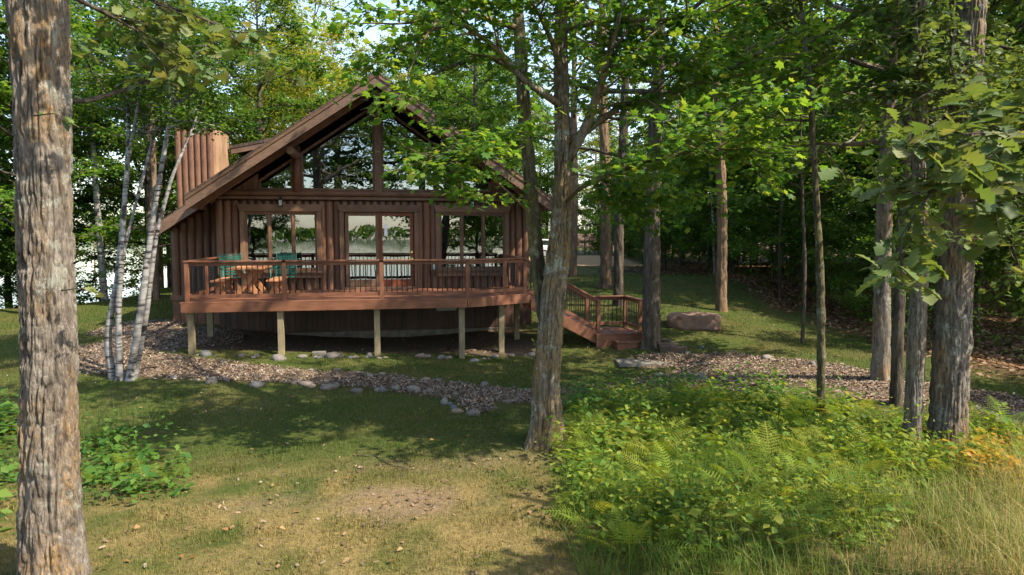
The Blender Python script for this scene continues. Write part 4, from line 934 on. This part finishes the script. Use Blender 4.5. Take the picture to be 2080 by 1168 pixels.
for i in range(12):
    a = np.array([.1, .1, q.uniform(4.2, 6.8)]); az = q.uniform(-2.0, .5); c = branch(q, a, (math.cos(az), math.sin(az), .35), q.uniform(1.2, 2.2), 6, .16); bear.append(c); wd.append((c, np.linspace(.03, .008, 7)))
V, F_ = join([tube(b, r, 5) for b, r in wd]); obj('limbs', V, F_, M['darkbark'], rt, smooth=True)
V, F_ = leaf_cloud(OAK, *sprays(q, bear, 9, .4, .17, leaves=5)); tag(obj('crown', V, F_, M['oak_leaf'], rt), kind='stuff')
tk = [o for o in COL.objects if o.get('label', '').startswith('thick grey oak')][0]; kb = np.array(tk.location); bear = []; wd = []
for pts in ([(1935,300,10.1),(1990,330,9.7),(2060,400,9.4),(2090,470,9.3)], [(1940,250,10.1),(2020,240,9.8),(2090,260,9.6)], [(1915,330,10.1),(1880,370,9.6),(1850,430,9.4),(1850,500,9.3)], [(1945,420,10.1),(2000,430,9.8),(2050,480,9.6),(2070,540,9.5)],
            [(1925,180,10.1),(1860,170,9.7),(1790,200,9.5)], [(1935,120,10.2),(2020,90,9.8),(2090,110,9.5)], [(1925,60,10.2),(1850,60,9.7),(1770,90,9.3)], [(1920,240,10),(1930,290,9.4),(1940,350,9.1)], [(1930,-20,10.2),(1940,60,9.4),(1930,130,9.0),(1950,190,8.9)], [(1860,-40,10),(1860,40,9.3),(1870,120,9.0)], [(1940,90,10),(1960,140,9.3),(1900,180,9)]):
    pw = smooth_path(np.array([P(*p) for p in pts])-kb, 8); bear.append(pw); wd.append((pw, np.linspace(.04, .01, 8)))
    for s in range(5): c = branch(q, pw[q.integers(2, 8)], q.normal(0, 1, 3)*[1, 1, .4], q.uniform(.4, .9), 4); bear.append(c); wd.append((c, np.linspace(.012, .004, 5)))
V, F_ = join([tube(b, r, 5) for b, r in wd]); obj('limbs', V, F_, M['darkbark'], tk, smooth=True)
V, F_ = leaf_cloud(OAK, *sprays(q, bear, 15, .35, .13, leaves=6, start=.1)); tag(obj('low_foliage', V, F_, M['oak_leaf'], tk), kind='stuff')
# ---------------------------------------------------------------- ferns and plants
def frond_mesh(seed):
    q = np.random.default_rng(seed); n = 13; V, F_ = [], []
    t = np.linspace(0, 1, n+6); st = np.c_[np.zeros_like(t), t-.08*t**3, .30*t - .38*t**2]
    for i in range(len(t)-1):
        k = len(V); V += [st[i]+[-.006,0,0], st[i]+[.006,0,0], st[i+1]+[.006,0,0], st[i+1]+[-.006,0,0]]; F_.append((k, k+1, k+2)); F_.append((k, k+2, k+3))
    for i in range(6, len(t)-1):
        f = (i-6)/(n-1); w_ = .30*(1-f)**.85*(.7+.3*min(1, f*4)) + .015
        for s in (-1, 1):
            o = st[i]; m = 7
            for j in range(m):
                g = (j+.5)/m; c = o + np.array([s*w_*g, .35*w_*g, -.22*w_*g*g - q.uniform(0,.008)]); lw = .021*(1-g)**.5*(.6+.4*(1-f))+.003
                for e in (-1, 1):
                    k = len(V); V += [c+[-s*w_/m*.5,0,0], c+[s*w_/m*.5,0,0], c+[s*w_/m*.35, e*lw, -.006]]; F_.append((k, k+1, k+2))
    me = bpy.data.meshes.new('frond'); me.from_pydata([tuple(map(float, v)) for v in V], [], F_); me.materials.append(M['fern']); return me
FR = [frond_mesh(i) for i in range(3)]
def fern(p, s, q):
    t = empty('fern', p, 'pale green fern in the sunny patch between the maple and the grey oaks', 'fern', 'ferns in the sunny patch')
    n = int(q.integers(4, 7)); a0 = q.uniform(0, 6.3)
    for k in range(n):
        o = inst('frond', FR[k % 3], t, (0, 0, .02)); o.rotation_euler = (q.uniform(.35, 1.05), q.normal(0, .25), a0 + k*6.283/n + q.normal(0, .25)); z = s*q.uniform(.75, 1.15); o.scale = (z, z, z)
q = np.random.default_rng(100); fs = []
PATCH = np.array([hit(u, v)[:2] for u, v in ((1150,870),(1125,960),(1140,1060),(1220,1150),(1500,1165),(1800,1110),(1900,1000),(2060,960),(2080,890),(1960,870),(1830,880),(1720,830),(1560,830),(1400,820),(1250,815),(1150,830))])
def inside(x, y, poly):
    x = np.atleast_1d(x); y = np.atleast_1d(y); c = np.zeros(x.shape, bool); j = len(poly)-1
    for i in range(len(poly)):
        xi, yi, xj, yj = *poly[i], *poly[j]; c ^= ((yi > y) != (yj > y)) & (x < (xj-xi)*(y-yi)/(yj-yi+1e-12)+xi); j = i
    return c
lo_, hi_ = PATCH.min(0), PATCH.max(0); tries = 0
while len(fs) < 150 and tries < 9000:
    tries += 1; p = q.uniform(lo_, hi_)
    if not inside(p[0], p[1], PATCH)[0] or any((p[0]-a)**2+(p[1]-b)**2 < .28**2 for a, b in fs): continue
    fs.append(p); fern((p[0], p[1], g1(*p)), q.uniform(.45, .74), q)
# broadleaf plants and undergrowth as ground cover
def cover(name, poly, n, hmin, hmax, size, m_, T, label, seed, lv=9):
    q = np.random.default_rng(seed); l, h = poly.min(0), poly.max(0); p = q.uniform(l, h, (n*3, 2)); p = p[inside(p[:, 0], p[:, 1], poly)][:n]; z = G(p[:, 0], p[:, 1]); Ps, Ds, Us, Ss = [], [], [], []
    cl = np.clip((fbm(p[:, 0]*1.3+seed, p[:, 1]*1.3)-.5)*3+.5, 0, 1); hh = q.uniform(hmin, hmax, len(p))*(.45+.9*cl); size = size*q.choice([.7, 1., 1.5], len(p)); ln = q.normal(0, .25, (len(p), 2))
    for k in range(lv):
        f = (k+1)/lv; az = k*2.4 + q.uniform(0, 1, len(p)); o = np.c_[p + ln*(hh*f)[:, None] + np.c_[np.cos(az), np.sin(az)]*.04, z + hh*f*q.uniform(.85,1.1,len(p))]
        Ps.append(o); Ds.append(np.c_[np.cos(az), np.sin(az), q.normal(-.1,.25,len(p))]); Us.append(np.array([0,0,1.])+q.normal(0,.35,(len(p),3))); Ss.append(size*q.uniform(.7,1.2,len(p)))
    V, F_ = leaf_cloud(T, np.concatenate(Ps), np.concatenate(Ds), np.concatenate(Us), np.concatenate(Ss)); return tag(obj(name, V, F_, m_), label, 'plants', kind='stuff')
cover('undergrowth', PATCH, 1700, .2, .62, .085, M['patch_leaf'], SIMPLE, 'leafy green undergrowth among the ferns', 101)
BACK = np.array([hit(u, v)[:2] for u, v in ((1150,870),(1160,800),(1300,800),(1560,810),(1720,825),(1720,860),(1400,880),(1250,880))])
cover('undergrowth', BACK, 420, .3, .8, .1, M['shrub_leaf'], SIMPLE, 'darker leafy plants along the back of the fern patch', 102)
LEFT = np.array([hit(u, v)[:2] for u, v in ((160,900),(230,885),(330,925),(385,970),(370,1010),(280,1030),(170,1050))])
cover('leafy_plants', LEFT, 100, .15, .55, .1, M['shrub_leaf'], SIMPLE, 'low leafy plants at the foot of the massive oak', 103, 8)
LEFT2 = np.array([hit(u, v)[:2] for u, v in ((-60,830),(30,830),(40,1080),(-60,1100))])
cover('leafy_plants', LEFT2, 170, .15, .6, .12, M['shrub_leaf'], SIMPLE, 'low leafy plants on the far side of the massive oak', 104, 8)
RY = np.array([hit(u, v)[:2] for u, v in ((1890,905),(2080,900),(2080,1000),(1980,990),(1900,950))])
cover('turning_plants', RY, 170, .12, .4, .08, M['yellow_leaf'], SIMPLE, 'yellow and orange turning plants at the foot of the thick oak', 105, 8)
WF = np.array([(13.4,9),(13.6,22),(14.5,32),(40,44),(34,12)])
cover('wood_floor_plants', WF, 1100, .15, .6, .12, M['wood_leaf'], SIMPLE, 'low green plants on the floor of the dark wood', 106, 6)
for k, (u, v) in enumerate(((205,905),(255,960),(290,990),(350,985),(190,990))): fern((lambda h_: (h_[0], h_[1], h_[2]))(hit(u, v)), .38, q); bpy.context.scene.collection.objects[-1]
for o in [o for o in COL.objects if o.name.startswith('fern') and o.parent is None][-5:]: tag(o, 'small fern among the leafy plants at the foot of the massive oak', 'fern', 'ferns by the massive oak')

# ---------------------------------------------------------------- grass, chips, litter
def frustum(x, y):
    zc = x*math.sin(YAW)+y*math.cos(YAW); xc = x*math.cos(YAW)-y*math.sin(YAW); return (np.abs(xc) < zc*.80+.6) & (zc > 5.2)
def blades(name, x, y, h, w_, col, label, lean=.5, segs=1, seed=1):
    q = np.random.default_rng(seed); n = len(x); z = G(x, y); az = q.uniform(0, 6.283, n); la = np.abs(q.normal(0, lean, n)); dx, dy = np.cos(az), np.sin(az); px_, py_ = -dy*w_/2, dx*w_/2
    c = np.stack([x, y, z], 1); s = np.stack([px_, py_, np.zeros(n)], 1); rows_ = []
    for k in range(segs+1):
        f = k/(segs+1) if segs > 0 else 0; b = np.stack([dx*la*h*f*f, dy*la*h*f*f, h*f*(1-.25*la*f)-.01*(k == 0)], 1); rows_ += [c+b-s*(1-f*.6), c+b+s*(1-f*.6)]
        if segs == 0: break
    tip = c + np.stack([dx*la*h, dy*la*h, h*(1-.3*np.minimum(la, 2))], 1); rows_.append(tip); k = len(rows_)
    V = np.stack(rows_, 1).reshape(-1, 3); F_ = []
    for i in range((k-1)//2-1): F_ += [(2*i, 2*i+1, 2*i+3), (2*i, 2*i+3, 2*i+2)]
    F_.append((k-3, k-2, k-1)); F_ = (np.array(F_)[None] + np.arange(n)[:, None, None]*k).reshape(-1, 3)
    return tag(obj(name, V, F_, M['grass'], col=np.repeat(col, k, 0)), label, 'grass', kind='stuff')
q = np.random.default_rng(110); n = 1400000; x = q.uniform(-12, 15, n); y = 5+28*q.random(n)**1.25; m = frustum(x, y); x, y = x[m], y[m]; dd = np.hypot(x, y)
keep = q.random(len(x)) < np.minimum(1, (7.5/dd)**1.7); x, y, dd = x[keep], y[keep], dd[keep]; zz = zones(x, y)
dens = (1-zz['path'])*(1-zz['mulch'])*(1-zz['wood']*.97)*(1-zz['bare']*.8)*(1-zz['under'])*np.clip(.75+zz['nz']*1.5-.15*zz['dry'], .15, 1)
dens *= ~((x > -5.9) & (x < 4) & (y > 17)); keep = q.random(len(x)) < dens; x, y, dd = x[keep], y[keep], dd[keep]; zz = {k: v[keep] for k, v in zz.items()}
c = np.ones((len(x), 3))*np.array((.055,.10,.014)); c = lerp(c, (.13,.125,.03), np.clip(.3+zz['nz']*2.2+q.normal(0,.25,len(x)), 0, 1)); 
c = lerp(c, (.27,.2,.075), zz['dry']*np.clip(.42+zz['nf']*1.6+q.normal(0,.35,len(x)), 0, 1)); c *= q.uniform(.7, 1.25, (len(x), 1))
blades('lawn_grass', x, y, q.uniform(.025,.07,len(x))*(1+dd*.012), .004*(1+dd*.16), c, 'short mown lawn grass, dry and tan in the sun', .6, 0, 1)
TG = np.array([hit(u, v)[:2] for u, v in ((1140,960),(1130,1060),(1180,1190),(1500,1220),(2100,1220),(2150,900),(1990,880),(1900,930),(1500,860),(1200,870))])
n = 38000; l, h = TG.min(0), TG.max(0); p = q.uniform(l, h, (n, 2)); p = p[inside(p[:, 0], p[:, 1], TG)]; cl = fbm(p[:, 0]*1.5, p[:, 1]*1.5); p = p[q.random(len(p)) < np.clip((cl-.3)*3.2, .1, 1)]
dryf = np.clip((p[:, 0]-4.9)*.24 + (6.6-p[:, 1])*.3 + q.normal(0,.4,len(p)), 0, 1); c = lerp(np.ones((len(p), 3))*np.array((.09,.15,.022)), (.36,.28,.12), dryf)*q.uniform(.7,1.25,(len(p),1))
blades('tall_grass', p[:, 0], p[:, 1], q.uniform(.18,.52,len(p)), .007, c, 'long arching grass, straw-coloured towards the lake side', .75, 3, 2)
SG = np.array([hit(u, v)[:2] for u, v in ((170,860),(250,840),(270,920),(180,930))]); p = q.uniform(SG.min(0), SG.max(0), (260, 2)); blades('tall_grass', p[:, 0], p[:, 1], q.uniform(.2,.5,len(p)), .007, np.ones((len(p),3))*np.array((.09,.15,.03))*q.uniform(.7,1.2,(len(p),1)), 'small tuft of long grass beside the massive oak', .6, 3, 3)
def flakes(name, x, y, sx, sy, col, label, m_, cat, seed, tilt=.3, lift=.012):
    q = np.random.default_rng(seed); n = len(x); z = G(x, y)+lift+q.uniform(0,.012,n); az = q.uniform(0, 6.283, n); d = np.c_[np.cos(az), np.sin(az), q.normal(0,tilt,n)]; u_ = np.c_[q.normal(0,tilt,n), q.normal(0,tilt,n), np.ones(n)]
    a, b, c_ = basis(d, u_); T = np.array([(-1,-1),(1,-1),(1,1),(-1,1)])*.5
    V = np.stack([np.stack([x, y, z], 1) + a*(sx*t[0])[:, None] + b*(sy*t[1])[:, None] for t in T], 1).reshape(-1, 3)
    return tag(obj(name, V, np.arange(4*n).reshape(-1, 4), m_, col=np.repeat(col, 4, 0)), label, cat, kind='stuff')
n = 420000; x = q.uniform(-11, 13, n); y = q.uniform(7, 21, n); m = frustum(x, y); x, y = x[m], y[m]; zz = zones(x, y); m = q.random(len(x)) < np.maximum(zz['path'], zz['mulch'])*.8; x, y = x[m], y[m]
pal = np.array([(.15,.1,.066),(.21,.155,.11),(.1,.07,.048),(.28,.22,.165),(.19,.125,.08),(.07,.052,.04)]); flakes('wood_chips', x, y, q.uniform(.008,.03,len(x)), q.uniform(.03,.09,len(x)), pal[q.integers(0,6,len(x))]*np.array((1.18,1.22,1.25))*q.uniform(.75,1.2,(len(x),1)), 'reddish-brown wood chips covering the path', M['chips'], 'wood chips', 4, .35, .015)
n = 90000; x = q.uniform(11, 40, n); y = q.uniform(5, 42, n); m = frustum(x, y); x, y = x[m], y[m]; zz = zones(x, y); m = q.random(len(x)) < zz['wood']; x, y = x[m], y[m]
pal2 = np.array([(.16,.085,.042),(.21,.13,.07),(.1,.058,.032),(.26,.18,.11)]); flakes('leaf_litter', x, y, q.uniform(.05,.1,len(x)), q.uniform(.07,.14,len(x)), pal2[q.integers(0,4,len(x))], 'brown fallen leaf litter on the floor of the wood', M['litter'], 'leaf litter', 5, .4, .02)
n = 26000; x = q.uniform(-9, 12, n); y = q.uniform(5, 21, n); m = frustum(x, y); x, y = x[m], y[m]; zz = zones(x, y); m = q.random(len(x)) < .07 + .5*zz['bare'] + .35*zz['under'] + .1*zz['dry']; x, y = x[m], y[m]
flakes('ground_litter', x, y, q.uniform(.01,.035,len(x)), q.uniform(.02,.06,len(x)), np.r_[pal, pal2][q.integers(0,10,len(x))], 'small dry leaf bits and twigs scattered on the lawn', M['litter'], 'leaf litter', 6, .4, .02)
# single fallen leaves on the lawn
DLM = leaf_proto(OAK, leafmat('fallen_leaf', [(.2,.08,.03),(.25,.14,.06),(.28,.2,.11),(.17,.1,.05)], .1, perobj=True), 'fallen_leaf')
for k in range(60):
    u, v = q.uniform(180, 1120), q.uniform(810, 1160); p = hit(u, v); s = q.uniform(.05, .1); o = inst('fallen_leaf', DLM[k % 3], None, (p[0], p[1], p[2]+.035)); o.scale = (s*.9, s, s); o.rotation_euler = (q.normal(0,.35), q.normal(0,.35), q.uniform(0,6.3)); tag(o, 'single curled brown leaf fallen on the lawn', 'leaf', 'fallen leaves on the lawn')
tw = hit(800, 935); V, F_ = tube(smooth_path(np.array([hit(725,930), hit(765,930), hit(790,948), hit(830,958)]), 12)+[0,0,.02], .008, 5); tag(obj('fallen_twig', V, F_, M['darkbark'], smooth=True), 'thin bare twig lying on the dry lawn', 'twig')
